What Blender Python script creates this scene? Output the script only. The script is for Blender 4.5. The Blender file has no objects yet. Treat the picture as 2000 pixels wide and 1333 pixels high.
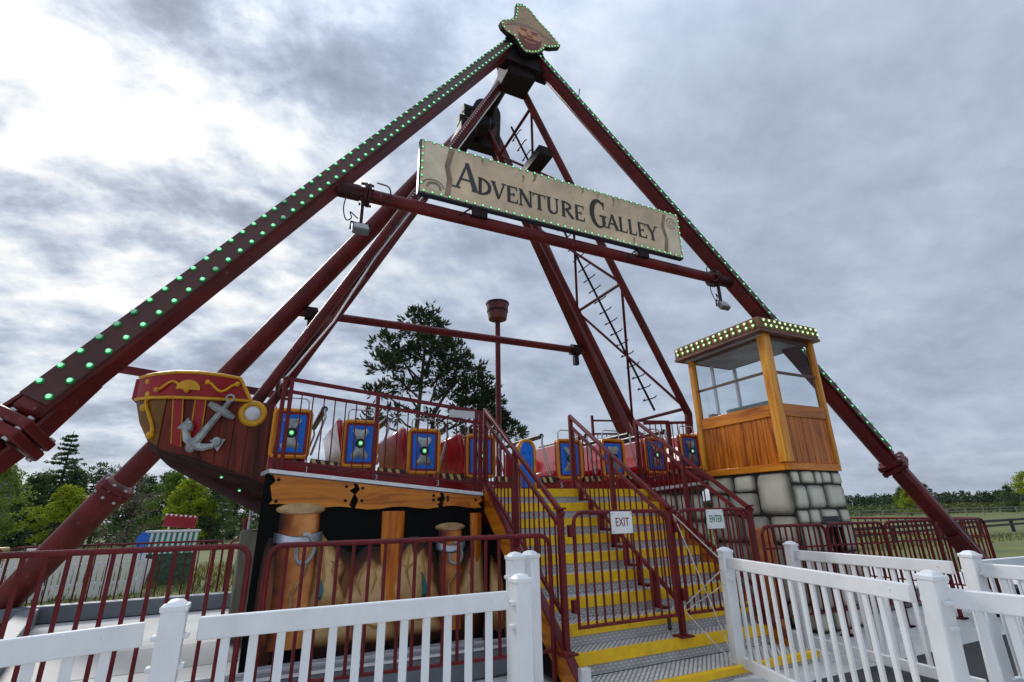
import bpy, math, random
from mathutils import Vector, Matrix, noise as mnoise
R_ = math.radians
rnd = random.Random(7)

# ------------------------------------------------------------------ camera, sky, sun
scene = bpy.context.scene
col = scene.collection
cam_d = bpy.data.cameras.new("camera"); cam = bpy.data.objects.new("camera", cam_d); col.objects.link(cam)
scene.camera = cam
cam_d.sensor_width = 36.0; cam_d.lens = 36.0 * 968.416 / 2000.0
cam_d.clip_start = 0.05; cam_d.clip_end = 3000
YAW, PITCH, ROLL = 0.451361, 0.335034, -0.020452
fw = Vector((math.sin(YAW)*math.cos(PITCH), math.cos(YAW)*math.cos(PITCH), math.sin(PITCH)))
rt = Vector((math.cos(YAW), -math.sin(YAW), 0)); up = rt.cross(fw)
r2 = rt*math.cos(ROLL) + up*math.sin(ROLL); u2 = -rt*math.sin(ROLL) + up*math.cos(ROLL)
cam.matrix_world = Matrix(((r2.x, u2.x, -fw.x, 0), (r2.y, u2.y, -fw.y, 0), (r2.z, u2.z, -fw.z, 1.6), (0, 0, 0, 1)))

SUN = Vector((-0.277, 0.761, 0.587)).normalized()
world = bpy.data.worlds.new("World"); scene.world = world; world.use_nodes = True
nt = world.node_tree; nt.nodes.clear(); L = nt.links.new
def N(t, **kw):
    n = nt.nodes.new(t)
    for k, v in kw.items(): setattr(n, k, v)
    return n
def wmath(op, a, b=None, clamp=False):
    n = N('ShaderNodeMath', operation=op, use_clamp=clamp)
    for i, v in enumerate((a, b)):
        if v is None: continue
        if isinstance(v, (int, float)): n.inputs[i].default_value = v
        else: L(v, n.inputs[i])
    return n.outputs[0]
tc = N('ShaderNodeTexCoord'); gen = tc.outputs['Generated']
sep = N('ShaderNodeSeparateXYZ'); L(gen, sep.inputs[0])
zc = wmath('MAXIMUM', sep.outputs['Z'], 0.0)
inv = wmath('DIVIDE', 1.0, wmath('ADD', zc, 0.30))
cmb = N('ShaderNodeCombineXYZ')
L(wmath('MULTIPLY', sep.outputs['X'], inv), cmb.inputs[0]); L(wmath('MULTIPLY', sep.outputs['Y'], inv), cmb.inputs[1])
def cloud(scale, detail, rough, loc, stretch, rot=20, dist=0.3):
    mp = N('ShaderNodeMapping'); L(cmb.outputs[0], mp.inputs[0])
    mp.inputs['Rotation'].default_value = (0, 0, R_(rot)); mp.inputs['Scale'].default_value = stretch; mp.inputs['Location'].default_value = loc
    n = N('ShaderNodeTexNoise'); L(mp.outputs[0], n.inputs['Vector']); n.inputs['Scale'].default_value = scale
    n.inputs['Detail'].default_value = detail; n.inputs['Roughness'].default_value = rough; n.inputs['Distortion'].default_value = dist
    return n.outputs['Fac']
big = cloud(1.1, 3, 0.5, (4.6, 8.2, 0), (1, 1.3, 1))
midc = cloud(3.4, 9, 0.55, (7.7, 1.2, 0), (0.9, 1.15, 1), 30, 0.25)
fine = cloud(9.0, 7, 0.6, (1.1, 3.4, 0), (1, 1.15, 1), 24, 0.15)
# brightness where the sun stands behind the cloud
dp = N('ShaderNodeVectorMath', operation='DOT_PRODUCT'); L(gen, dp.inputs[0]); dp.inputs[1].default_value = SUN
g = wmath('POWER', wmath('MAXIMUM', dp.outputs['Value'], 0.0), 7.0)
g2 = wmath('POWER', wmath('MAXIMUM', dp.outputs['Value'], 0.0), 70.0)
cen = lambda v, k: wmath('MULTIPLY', wmath('SUBTRACT', v, 0.5), k)
cl = wmath('ADD', wmath('ADD', cen(big, 0.7), cen(midc, 1.55)), cen(fine, 0.85))
contrast = wmath('ADD', 0.33, wmath('MULTIPLY', g, 1.55))
v = wmath('ADD', wmath('MULTIPLY', cl, contrast), 0.41)
v = wmath('ADD', v, wmath('ADD', wmath('MULTIPLY', g, 0.15), wmath('MULTIPLY', g2, 0.24)))
ramp = N('ShaderNodeValToRGB'); L(v, ramp.inputs[0])
cr = ramp.color_ramp
cr.elements[0].position = 0.0; cr.elements[0].color = (0.16, 0.19, 0.24, 1)
cr.elements[1].position = 1.0; cr.elements[1].color = (0.72, 0.72, 0.70, 1)
for p, c in ((0.28, (0.225, 0.265, 0.335, 1)), (0.45, (0.305, 0.352, 0.430, 1)), (0.62, (0.415, 0.458, 0.515, 1)), (0.80, (0.545, 0.57, 0.59, 1))):
    e = cr.elements.new(p); e.color = c
# an overcast sky is brighter towards the zenith
zg = wmath('ADD', 0.93, wmath('MULTIPLY', wmath('POWER', zc, 7.0), 2.2))
bg_c = N('ShaderNodeBackground'); L(ramp.outputs[0], bg_c.inputs['Color']); L(zg, bg_c.inputs['Strength'])
sky = N('ShaderNodeTexSky', sky_type='NISHITA'); sky.sun_disc = False
sky.sun_elevation = math.asin(SUN.z); sky.sun_rotation = math.atan2(SUN.x, SUN.y)
bg_s = N('ShaderNodeBackground'); L(sky.outputs[0], bg_s.inputs['Color']); bg_s.inputs['Strength'].default_value = 0.05
mx = N('ShaderNodeMixShader'); mx.inputs[0].default_value = 0.90
L(bg_s.outputs[0], mx.inputs[1]); L(bg_c.outputs[0], mx.inputs[2])
wo = N('ShaderNodeOutputWorld'); L(mx.outputs[0], wo.inputs['Surface'])

sun_d = bpy.data.lights.new("sun", 'SUN'); sun_d.energy = 1.5; sun_d.angle = R_(14); sun_d.color = (1, 0.96, 0.9)
sun = bpy.data.objects.new("sun", sun_d); col.objects.link(sun); sun.location = SUN*60
sun.rotation_euler = SUN.to_track_quat('Z', 'Y').to_euler()
vs = scene.view_settings; vs.view_transform = 'Standard'; vs.look = 'None'; vs.gamma = 1.0; vs.use_curve_mapping = False
vs.exposure = 0.78

# ------------------------------------------------------------------ materials
MATS = {}
def base_mat(name):
    m = bpy.data.materials.new(name); m.use_nodes = True
    t = m.node_tree; b = t.nodes['Principled BSDF']
    return m, t, b
def mat(name, c, rough=0.5, metal=0.0, var=0.12, scale=3.0, bump=0.0, coat=0.0, dirt=None, stretch=None, spec=0.5, wear=None, wsc=30, wth=0.66, wst=(1, 1, 1)):
    if name in MATS: return MATS[name]
    m, t, b = base_mat(name); l = t.links.new
    tcn = t.nodes.new('ShaderNodeTexCoord'); mpn = t.nodes.new('ShaderNodeMapping'); l(tcn.outputs['Object'], mpn.inputs[0])
    if stretch: mpn.inputs['Scale'].default_value = stretch
    nz = t.nodes.new('ShaderNodeTexNoise'); nz.inputs['Scale'].default_value = scale; nz.inputs['Detail'].default_value = 7; nz.inputs['Roughness'].default_value = 0.62
    l(mpn.outputs[0], nz.inputs['Vector'])
    rp = t.nodes.new('ShaderNodeValToRGB'); l(nz.outputs['Fac'], rp.inputs[0])
    lo = dirt if dirt else tuple(x*(1-2*var) for x in c)
    rp.color_ramp.elements[0].position = 0.28; rp.color_ramp.elements[0].color = (*lo, 1)
    rp.color_ramp.elements[1].position = 0.72; rp.color_ramp.elements[1].color = (*(min(1, x*(1+var)) for x in c), 1)
    src = rp.outputs[0]
    if wear:
        wm = t.nodes.new('ShaderNodeMapping'); wm.inputs['Scale'].default_value = wst; l(tcn.outputs['Object'], wm.inputs[0])
        wn = t.nodes.new('ShaderNodeTexNoise'); wn.inputs['Scale'].default_value = wsc; wn.inputs['Detail'].default_value = 5; wn.inputs['Roughness'].default_value = 0.7; l(wm.outputs[0], wn.inputs['Vector'])
        wr = t.nodes.new('ShaderNodeMapRange'); l(wn.outputs['Fac'], wr.inputs[0]); wr.inputs[1].default_value = wth; wr.inputs[2].default_value = wth+0.05; wr.inputs[4].default_value = 0.75
        wx = t.nodes.new('ShaderNodeMix'); wx.data_type = 'RGBA'; l(wr.outputs[0], wx.inputs[0]); l(src, wx.inputs[6]); wx.inputs[7].default_value = (*wear, 1); src = wx.outputs[2]
    l(src, b.inputs['Base Color'])
    rr = t.nodes.new('ShaderNodeMapRange'); l(nz.outputs['Fac'], rr.inputs[0])
    rr.inputs[3].default_value = max(0.02, rough-0.12); rr.inputs[4].default_value = min(1, rough+0.12); l(rr.outputs[0], b.inputs['Roughness'])
    b.inputs['Metallic'].default_value = metal; b.inputs['Coat Weight'].default_value = coat; b.inputs['Coat Roughness'].default_value = 0.12
    b.inputs['Specular IOR Level'].default_value = spec
    if bump:
        bp = t.nodes.new('ShaderNodeBump'); bp.inputs['Strength'].default_value = bump; bp.inputs['Distance'].default_value = 0.02
        nb = t.nodes.new('ShaderNodeTexNoise'); nb.inputs['Scale'].default_value = scale*6; nb.inputs['Detail'].default_value = 6
        l(mpn.outputs[0], nb.inputs['Vector']); l(nb.outputs['Fac'], bp.inputs['Height']); l(bp.outputs[0], b.inputs['Normal'])
    MATS[name] = m; return m
def wood(name, cs, axis, scale=9.0, rough=0.45, coat=0.05, bump=0.15):
    """painted wood grain: streaks run along the given axis, each plank a little different"""
    if name in MATS: return MATS[name]
    m, t, b = base_mat(name); l = t.links.new; b.inputs['Specular IOR Level'].default_value = 0.3
    tcn = t.nodes.new('ShaderNodeTexCoord'); mpn = t.nodes.new('ShaderNodeMapping'); l(tcn.outputs['Object'], mpn.inputs[0])
    s = [1.0, 1.0, 1.0]; s['xyz'.index(axis)] = 0.11; mpn.inputs['Scale'].default_value = s
    nz = t.nodes.new('ShaderNodeTexNoise'); nz.inputs['Scale'].default_value = scale; nz.inputs['Detail'].default_value = 8; nz.inputs['Roughness'].default_value = 0.65; nz.inputs['Distortion'].default_value = 0.9
    l(mpn.outputs[0], nz.inputs['Vector'])
    rp = t.nodes.new('ShaderNodeValToRGB'); l(nz.outputs['Fac'], rp.inputs[0])
    rp.color_ramp.elements[0].position = 0.30; rp.color_ramp.elements[0].color = (*cs[0], 1)
    rp.color_ramp.elements[1].position = 0.70; rp.color_ramp.elements[1].color = (*cs[2], 1)
    e = rp.color_ramp.elements.new(0.47); e.color = (*cs[1], 1)
    oi = t.nodes.new('ShaderNodeObjectInfo'); hs = t.nodes.new('ShaderNodeHueSaturation')
    mr = t.nodes.new('ShaderNodeMapRange'); l(oi.outputs['Random'], mr.inputs[0]); mr.inputs[3].default_value = 0.78; mr.inputs[4].default_value = 1.15
    l(mr.outputs[0], hs.inputs['Value']); l(rp.outputs[0], hs.inputs['Color']); l(hs.outputs[0], b.inputs['Base Color'])
    b.inputs['Roughness'].default_value = rough; b.inputs['Coat Weight'].default_value = coat; b.inputs['Coat Roughness'].default_value = 0.15
    bp = t.nodes.new('ShaderNodeBump'); bp.inputs['Strength'].default_value = bump; bp.inputs['Distance'].default_value = 0.01
    l(nz.outputs['Fac'], bp.inputs['Height']); l(bp.outputs[0], b.inputs['Normal'])
    MATS[name] = m; return m
def emis(name, c, s):
    if name in MATS: return MATS[name]
    m, t, b = base_mat(name)
    b.inputs['Base Color'].default_value = (*[x*0.6 for x in c], 1); b.inputs['Emission Color'].default_value = (*c, 1); b.inputs['Emission Strength'].default_value = s
    MATS[name] = m; return m
def treadplate(name, ax, clo, chi):
    """aluminium tread plate: raised lozenges in alternating directions"""
    m, t, b = base_mat(name); l = t.links.new
    def mm(op, a, bb=None):
        n = t.nodes.new('ShaderNodeMath'); n.operation = op
        for i, v in enumerate((a, bb)):
            if v is None: continue
            if isinstance(v, (int, float)): n.inputs[i].default_value = v
            else: l(v, n.inputs[i])
        return n.outputs[0]
    tcn = t.nodes.new('ShaderNodeTexCoord'); sp = t.nodes.new('ShaderNodeSeparateXYZ'); l(tcn.outputs['Object'], sp.inputs[0])
    p, q = 0.062, 0.030
    row = mm('DIVIDE', sp.outputs[ax[1]], q); par = mm('MODULO', mm('ABSOLUTE', mm('FLOOR', row)), 2.0)
    a = mm('ADD', mm('DIVIDE', sp.outputs[ax[0]], p), mm('MULTIPLY', par, 0.5))
    fa = mm('SUBTRACT', mm('FRACT', a), 0.5); fb = mm('SUBTRACT', mm('FRACT', row), 0.5)
    d = mm('ADD', mm('POWER', mm('ABSOLUTE', mm('DIVIDE', fa, 0.38)), 2.0), mm('POWER', mm('ABSOLUTE', mm('DIVIDE', fb, 0.36)), 2.0))
    mk = t.nodes.new('ShaderNodeMapRange'); l(d, mk.inputs[0]); mk.inputs[1].default_value = 1.1; mk.inputs[2].default_value = 0.7
    nz = t.nodes.new('ShaderNodeTexNoise'); nz.inputs['Scale'].default_value = 5; nz.inputs['Detail'].default_value = 6; l(tcn.outputs['Object'], nz.inputs['Vector'])
    mixc = t.nodes.new('ShaderNodeMix'); mixc.data_type = 'RGBA'; l(mk.outputs[0], mixc.inputs[0])
    mixc.inputs[6].default_value = (*clo, 1); mixc.inputs[7].default_value = (*chi, 1)
    hs = t.nodes.new('ShaderNodeHueSaturation'); l(mixc.outputs[2], hs.inputs['Color'])
    mr = t.nodes.new('ShaderNodeMapRange'); l(nz.outputs['Fac'], mr.inputs[0]); mr.inputs[3].default_value = 0.65; mr.inputs[4].default_value = 1.3
    l(mr.outputs[0], hs.inputs['Value']); l(hs.outputs[0], b.inputs['Base Color'])
    b.inputs['Metallic'].default_value = 0.1; b.inputs['Roughness'].default_value = 0.45
    bp = t.nodes.new('ShaderNodeBump'); bp.inputs['Strength'].default_value = 0.7; bp.inputs['Distance'].default_value = 0.004
    l(mk.outputs[0], bp.inputs['Height']); l(bp.outputs[0], b.inputs['Normal'])
    return m
def artmat(name, c0, c1, c2, rough=0.55, scale=5.0):
    """airbrushed mural print: pigment goes from the dark outline colour to the pale middle colour of each painted shape"""
    m, t, b = base_mat(name); l = t.links.new
    at = t.nodes.new('ShaderNodeAttribute'); at.attribute_name = 'print'
    tcn = t.nodes.new('ShaderNodeTexCoord'); nz = t.nodes.new('ShaderNodeTexNoise'); nz.inputs['Scale'].default_value = scale; nz.inputs['Detail'].default_value = 6; l(tcn.outputs['Object'], nz.inputs['Vector'])
    ad = t.nodes.new('ShaderNodeMath'); ad.operation = 'MULTIPLY_ADD'; l(nz.outputs['Fac'], ad.inputs[0]); ad.inputs[1].default_value = 0.7; ad.inputs[2].default_value = -0.35
    sm = t.nodes.new('ShaderNodeMath'); sm.operation = 'ADD'; l(at.outputs['Fac'], sm.inputs[0]); l(ad.outputs[0], sm.inputs[1])
    rp = t.nodes.new('ShaderNodeValToRGB'); l(sm.outputs[0], rp.inputs[0])
    rp.color_ramp.elements[0].position = 0.05; rp.color_ramp.elements[0].color = (*c0, 1); rp.color_ramp.elements[1].position = 0.95; rp.color_ramp.elements[1].color = (*c2, 1)
    e = rp.color_ramp.elements.new(0.45); e.color = (*c1, 1)
    l(rp.outputs[0], b.inputs['Base Color']); b.inputs['Roughness'].default_value = rough; b.inputs['Specular IOR Level'].default_value = 0.3
    return m
def leafmat(name, c1, c2, tr=0.25):
    m, t, b = base_mat(name); l = t.links.new
    geo = t.nodes.new('ShaderNodeTexCoord'); nz = t.nodes.new('ShaderNodeTexNoise'); nz.inputs['Scale'].default_value = 0.9; nz.inputs['Detail'].default_value = 5
    l(geo.outputs['Object'], nz.inputs['Vector'])
    rp = t.nodes.new('ShaderNodeValToRGB'); l(nz.outputs['Fac'], rp.inputs[0])
    rp.color_ramp.elements[0].position = 0.35; rp.color_ramp.elements[0].color = (*c1, 1); rp.color_ramp.elements[1].position = 0.65; rp.color_ramp.elements[1].color = (*c2, 1)
    l(rp.outputs[0], b.inputs['Base Color']); b.inputs['Roughness'].default_value = 0.6; b.inputs['Specular IOR Level'].default_value = 0.25
    tl = t.nodes.new('ShaderNodeBsdfTranslucent'); l(rp.outputs[0], tl.inputs['Color'])
    mxs = t.nodes.new('ShaderNodeMixShader'); mxs.inputs[0].default_value = tr
    l(b.outputs[0], mxs.inputs[1]); l(tl.outputs[0], mxs.inputs[2]); l(mxs.outputs[0], t.nodes['Material Output'].inputs['Surface'])
    return m
def glassmat():
    m, t, b = base_mat('window_glass'); l = t.links.new
    tr = t.nodes.new('ShaderNodeBsdfTransparent'); tr.inputs[0].default_value = (0.90, 0.93, 0.94, 1)
    gl = t.nodes.new('ShaderNodeBsdfGlossy'); gl.inputs['Roughness'].default_value = 0.02
    fr = t.nodes.new('ShaderNodeLayerWeight'); fr.inputs['Blend'].default_value = 0.2
    mxs = t.nodes.new('ShaderNodeMixShader'); l(fr.outputs['Fresnel'], mxs.inputs[0]); l(tr.outputs[0], mxs.inputs[1]); l(gl.outputs[0], mxs.inputs[2])
    l(mxs.outputs[0], t.nodes['Material Output'].inputs['Surface']); return m

MAROON = mat('maroon_paint', (0.128, 0.0115, 0.0095), 0.48, 0, 0.30, 2.2, 0.08, 0.0, spec=0.28, wear=(0.21, 0.085, 0.075), wsc=14, wth=0.63, wst=(1, 1, 0.6))
MAROON2 = mat('maroon_rail_paint', (0.145, 0.009, 0.012), 0.45, 0, 0.25, 6, 0.05, 0.0, spec=0.3, wear=(0.24, 0.10, 0.09), wsc=26, wth=0.66)
ROOFB = mat('roof_brown', (0.25, 0.105, 0.036), 0.45, 0, 0.3, 4, spec=0.3)
STRIPM = mat('brown_light_board', (0.085, 0.032, 0.026), 0.6, 0, 0.2, 3, spec=0.25)
DARK = mat('dark_steel_and_shade', (0.016, 0.010, 0.010), 0.55, 0.0, 0.3, 6, 0.1, spec=0.2)  # near-black; the shade over the hub's dark red is put into the colour
STEEL = mat('galvanised_steel', (0.50, 0.51, 0.52), 0.38, 0.75, 0.15, 8)
ALU = mat('aluminium_edge', (0.74, 0.74, 0.75), 0.35, 0.4, 0.1, 6)
RED = mat('red_gloss', (0.33, 0.006, 0.009), 0.3, 0, 0.14, 2.5, 0, 0.15, spec=0.35)
SEATM = mat('seat_red_gloss', (0.40, 0.010, 0.018), 0.2, 0, 0.1, 2.5, 0, 0.6)
GOLD = mat('yellow_gold_paint', (0.66, 0.33, 0.012), 0.38, 0, 0.16, 7, 0.03, 0.05, spec=0.35)
ORANGE = mat('orange_frame_paint', (0.72, 0.27, 0.008), 0.38, 0, 0.14, 7, 0.03, 0.05, spec=0.35)
BLUE = mat('blue_panel', (0.010, 0.17, 0.76), 0.4, 0, 0.1, 5, 0, 0.0, spec=0.3)
OLIVE = mat('olive_gold_panel', (0.235, 0.095, 0.006), 0.4, 0, 0.3, 3, 0, 0.05, spec=0.35)
SILVER = mat('silver_paint', (0.40, 0.42, 0.41), 0.35, 0.45, 0.35, 7, 0.15)
PITCH_B = mat('black_backdrop_paint', (0.004, 0.004, 0.004), 0.7, 0, 0.2, 4, spec=0.12)
BLACK = mat('black_paint', (0.012, 0.011, 0.012), 0.55, 0, 0.2, 4)
PADM = mat('black_padding', (0.018, 0.018, 0.02), 0.35, 0, 0.2, 10)
YEL = mat('yellow_nosing', (0.92, 0.57, 0.012), 0.45, 0, 0.10, 7, 0.08, 0, (0.72, 0.42, 0.02), spec=0.3, wear=(0.34, 0.25, 0.10), wsc=22, wth=0.66)
WHITE = mat('white_vinyl', (0.84, 0.85, 0.86), 0.42, 0, 0.02, 6, 0, 0, (0.72, 0.72, 0.70), stretch=(1, 1, 0.5), wear=(0.40, 0.38, 0.33), wsc=9, wth=0.69, wst=(2, 2, 0.7))
WPAINT = mat('white_paint', (0.80, 0.80, 0.79), 0.5, 0, 0.05, 4)
PARCH = mat('parchment_print', (0.68, 0.51, 0.32), 0.5, 0, 0.20, 1.6, 0, 0.2)
PARCH_D = mat('parchment_shade_print', (0.30, 0.21, 0.135), 0.5, 0, 0.25, 4)
PARCH_L = mat('parchment_roll_print', (0.76, 0.62, 0.45), 0.5, 0, 0.15, 3)
INK = mat('dark_lettering', (0.020, 0.017, 0.010), 0.5, 0, 0.2, 12)
INKB = mat('slate_lettering', (0.038, 0.038, 0.048), 0.5, 0, 0.2, 12)
SKIN = mat('skin_print', (0.62, 0.28, 0.14), 0.5, 0, 0.2, 6)
BEARD = mat('beard_print', (0.22, 0.060, 0.045), 0.6, 0, 0.35, 22)
HATM = mat('tan_hat_print', (0.46, 0.29, 0.165), 0.5, 0, 0.22, 3)
TEAL = mat('teal_paint', (0.01, 0.20, 0.22), 0.4, 0, 0.2, 8)
SACK = artmat('sackcloth_print', (0.10, 0.035, 0.010), (0.46, 0.25, 0.085), (0.86, 0.58, 0.28))
STONE = artmat('painted_stone', (0.17, 0.16, 0.125), (0.48, 0.46, 0.36), (0.70, 0.68, 0.55), 0.55, 3.5)
JOINT = mat('black_joint', (0.03, 0.028, 0.025), 0.7, 0, 0.2, 4)
ROPE = mat('rope_white', (0.62, 0.58, 0.50), 0.8, 0, 0.2, 20)
CONC = mat('concrete', (0.60, 0.59, 0.56), 0.85, 0, 0.06, 1.3, 0.3, 0, (0.46, 0.455, 0.43), wear=(0.30, 0.29, 0.27), wsc=3.5, wth=0.64)
ASPH = mat('asphalt', (0.050, 0.050, 0.052), 0.9, 0, 0.25, 14, 0.5)
GREYS = mat('grey_base_paint', (0.16, 0.175, 0.195), 0.5, 0, 0.12, 3)
BARK = mat('bark', (0.075, 0.055, 0.042), 0.9, 0, 0.3, 6, 0.4, stretch=(1, 1, 0.25))
BIRCH = mat('birch_bark', (0.42, 0.40, 0.36), 0.8, 0, 0.25, 5, 0.2, dirt=(0.08, 0.07, 0.06), stretch=(1, 1, 2.5))
EXITR = mat('exit_red_print', (0.20, 0.006, 0.016), 0.5, 0, 0.05)
ENTG = mat('enter_green_print', (0.008, 0.19, 0.075), 0.5, 0, 0.05)
DIRTY = mat('dirty_canvas', (0.33, 0.30, 0.22), 0.8, 0, 0.3, 3, stretch=(3, 3, .5))
OAKZ = wood('orange_wood_z', ((0.13, 0.022, 0.002), (0.50, 0.125, 0.006), (0.72, 0.24, 0.016)), 'z', 9.0, 0.35, 0.2)
OAKY = wood('orange_wood_y', ((0.17, 0.035, 0.003), (0.55, 0.16, 0.009), (0.76, 0.28, 0.02)), 'y', 9.0, 0.35, 0.2)
OAKX = wood('orange_wood_x', ((0.17, 0.035, 0.003), (0.55, 0.16, 0.009), (0.76, 0.28, 0.02)), 'x', 9.0, 0.35, 0.2)
POSTW = wood('yellow_wood_z', ((0.33, 0.095, 0.006), (0.66, 0.25, 0.02), (0.78, 0.38, 0.06)), 'z', 11, 0.35, 0.2)
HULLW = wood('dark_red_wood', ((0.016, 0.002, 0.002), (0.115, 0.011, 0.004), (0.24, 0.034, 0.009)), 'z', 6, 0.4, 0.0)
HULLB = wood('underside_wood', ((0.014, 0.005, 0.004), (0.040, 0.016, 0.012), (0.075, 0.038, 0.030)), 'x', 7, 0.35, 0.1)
PILEW = artmat('piling_print', (0.028, 0.005, 0.002), (0.30, 0.065, 0.010), (0.78, 0.32, 0.09), 0.45, 7)
TREADM = treadplate('tread_plate', (0, 1), (0.20, 0.195, 0.19), (0.95, 0.94, 0.92)); RISERM = treadplate('riser_plate', (0, 2), (0.40, 0.395, 0.385), (0.58, 0.575, 0.56))
GLASS = glassmat()
LED_C = emis('led_lens', (0.34, 0.95, 0.50), 0.50); LED_R = emis('led_ring', (0.0, 0.22, 0.05), 0.30)
LED_W = emis('led_warm', (0.85, 1.0, 0.55), 0.62)
LEAF_PINE = leafmat('pine_needles', (0.020, 0.038, 0.015), (0.060, 0.085, 0.030), 0.2)
LEAF_DARK = leafmat('dark_needles', (0.042, 0.085, 0.034), (0.105, 0.160, 0.052), 0.35)
LEAF_MID = leafmat('mid_leaves', (0.075, 0.140, 0.020), (0.150, 0.225, 0.035), 0.4)
LEAF_YEL = leafmat('yellow_green_leaves', (0.20, 0.27, 0.010), (0.34, 0.39, 0.03), 0.45)
LEAF_BIR = leafmat('birch_leaves', (0.13, 0.21, 0.03), (0.23, 0.30, 0.06), 0.45)

# ------------------------------------------------------------------ mesh helpers
class MB:
    def __init__(s): s.v = []; s.f = []; s.m = []; s.cur = 0; s.pv = []
    def add(s, vs, fs):
        o = len(s.v); s.v += [Vector(p) for p in vs]; s.f += [tuple(i+o for i in f) for f in fs]; s.m += [s.cur]*len(fs); return s
    def box(s, lo, hi, bev=0.0, M=None):
        lo = Vector(lo); hi = Vector(hi); c = (lo+hi)/2; h = (hi-lo)/2
        return s.obox(c, (h.x, h.y, h.z), M, bev)
    def obox(s, c, h, M=None, bev=0.0):
        c = Vector(c); M = M or Matrix.Identity(3)
        b = min(bev, min(h)*0.49)
        if b <= 0:
            vs = [c + M @ Vector((x*h[0], y*h[1], z*h[2])) for x in (-1, 1) for y in (-1, 1) for z in (-1, 1)]
            return s.add(vs, [(0, 1, 3, 2), (4, 6, 7, 5), (0, 4, 5, 1), (2, 3, 7, 6), (0, 2, 6, 4), (1, 5, 7, 3)])
        vs = []; idx = {}
        for x in (-1, 1):
            for y in (-1, 1):
                for z in (-1, 1):
                    for a in range(3):
                        q = [x*h[0], y*h[1], z*h[2]]; sg = (x, y, z)
                        for k in range(3):
                            if k != a: q[k] -= sg[k]*b
                        idx[(x, y, z, a)] = len(vs); vs.append(c + M @ Vector(q))
        fs = []
        for a in range(3):
            for sg in (-1, 1):
                o = [k for k in range(3) if k != a]; ring = []
                for p, q in ((-1, -1), (1, -1), (1, 1), (-1, 1)):
                    t = [0, 0, 0]; t[a] = sg; t[o[0]] = p; t[o[1]] = q; ring.append(idx[(*t, a)])
                flip = (sg > 0) == (a == 1)
                fs.append(tuple(ring[::-1] if flip else ring))
        for a in range(3):
            o = [k for k in range(3) if k != a]
            for p in (-1, 1):
                for q in (-1, 1):
                    t0 = [0, 0, 0]; t0[a] = -1; t0[o[0]] = p; t0[o[1]] = q; t1 = list(t0); t1[a] = 1
                    f = (idx[(*t0, o[0])], idx[(*t1, o[0])], idx[(*t1, o[1])], idx[(*t0, o[1])]); fs.append(s._out(vs, f, c))
        for x in (-1, 1):
            for y in (-1, 1):
                for z in (-1, 1): fs.append(s._out(vs, tuple(idx[(x, y, z, a)] for a in range(3)), c))
        return s.add(vs, [s._out(vs, f, c) for f in fs])
    @staticmethod
    def _out(vs, f, c):
        n = (vs[f[1]]-vs[f[0]]).cross(vs[f[2]]-vs[f[0]]); m = sum((vs[i] for i in f), Vector())/len(f)
        return f if n.dot(m-c) >= 0 else f[::-1]
    def beam(s, a, b, w, h, up=(0, 0, 1), bev=0.0):
        a = Vector(a); b = Vector(b); d = (b-a); ln = d.length; d.normalize(); up = Vector(up)
        sx = d.cross(up)
        if sx.length < 1e-4: sx = d.cross(Vector((0, 1, 0)))
        sx.normalize(); uz = sx.cross(d)
        M = Matrix((sx, d, uz)).transposed()
        return s.obox((a+b)/2, (w/2, ln/2, h/2), M, bev)
    def tube(s, a, b, r, n=8, rb=None):
        return s.path([a, b], [r, r if rb is None else rb], n)
    def path(s, pts, r, n=6, closed=False):
        pts = [Vector(p) for p in pts]; k = len(pts); rs = r if isinstance(r, (list, tuple)) else [r]*k
        vs = []; ref = None
        for i, p in enumerate(pts):
            d = (pts[(i+1) % k]-pts[i-1]) if (closed or 0 < i < k-1) else (pts[1]-pts[0] if i == 0 else pts[-1]-pts[-2])
            d.normalize()
            if ref is None: ref = Vector((0, 0, 1)) if abs(d.z) < 0.9 else Vector((0, 1, 0))
            x = d.cross(ref)
            if x.length < 1e-4: x = d.cross(Vector((1, 0, 0.1)))
            x.normalize(); ref = x.cross(d); y = ref
            for j in range(n):
                t = 2*math.pi*(j+0.5)/n; vs.append(p + x*math.cos(t)*rs[i] + y*math.sin(t)*rs[i])
        fs = []
        for i in range(k if closed else k-1):
            a = i*n; b = ((i+1) % k)*n
            for j in range(n): fs.append((a+j, b+j, b+(j+1) % n, a+(j+1) % n)[::-1])
        if not closed: fs += [tuple(range(n)), tuple(range((k-1)*n, k*n))[::-1]]
        return s.add(vs, fs)
    def wire(s, pts, r, n=5):
        P = [Vector(p) for p in pts]; P = [P[0]*2-P[1]]+P+[P[-1]*2-P[-2]]; out = []
        for i in range(1, len(P)-2):
            a, b, c, d = P[i-1:i+3]
            for j in range(6): t = j/6; out.append(0.5*((2*b)+(c-a)*t+(2*a-5*b+4*c-d)*t*t+(3*b-a-3*c+d)*t*t*t))
        return s.path(out+[P[-2]], r, n)
    def prism(s, pts, o, u, v, depth, back=0.0):
        """polygon pts (2-D, u,v axes from o) facing n = u x v; front face at +depth, back at -back"""
        o = Vector(o); u = Vector(u); v = Vector(v); n = u.cross(v); k = len(pts)
        ar = sum(pts[i][0]*pts[(i+1) % k][1]-pts[(i+1) % k][0]*pts[i][1] for i in range(k))
        if ar < 0: pts = pts[::-1]
        vs = [o+u*p[0]+v*p[1]+n*depth for p in pts] + [o+u*p[0]+v*p[1]-n*back for p in pts]
        fs = [tuple(range(k)), tuple(range(2*k-1, k-1, -1))] + [(i, i+k, (i+1) % k+k, (i+1) % k) for i in range(k)]
        return s.add(vs, fs)
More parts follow.
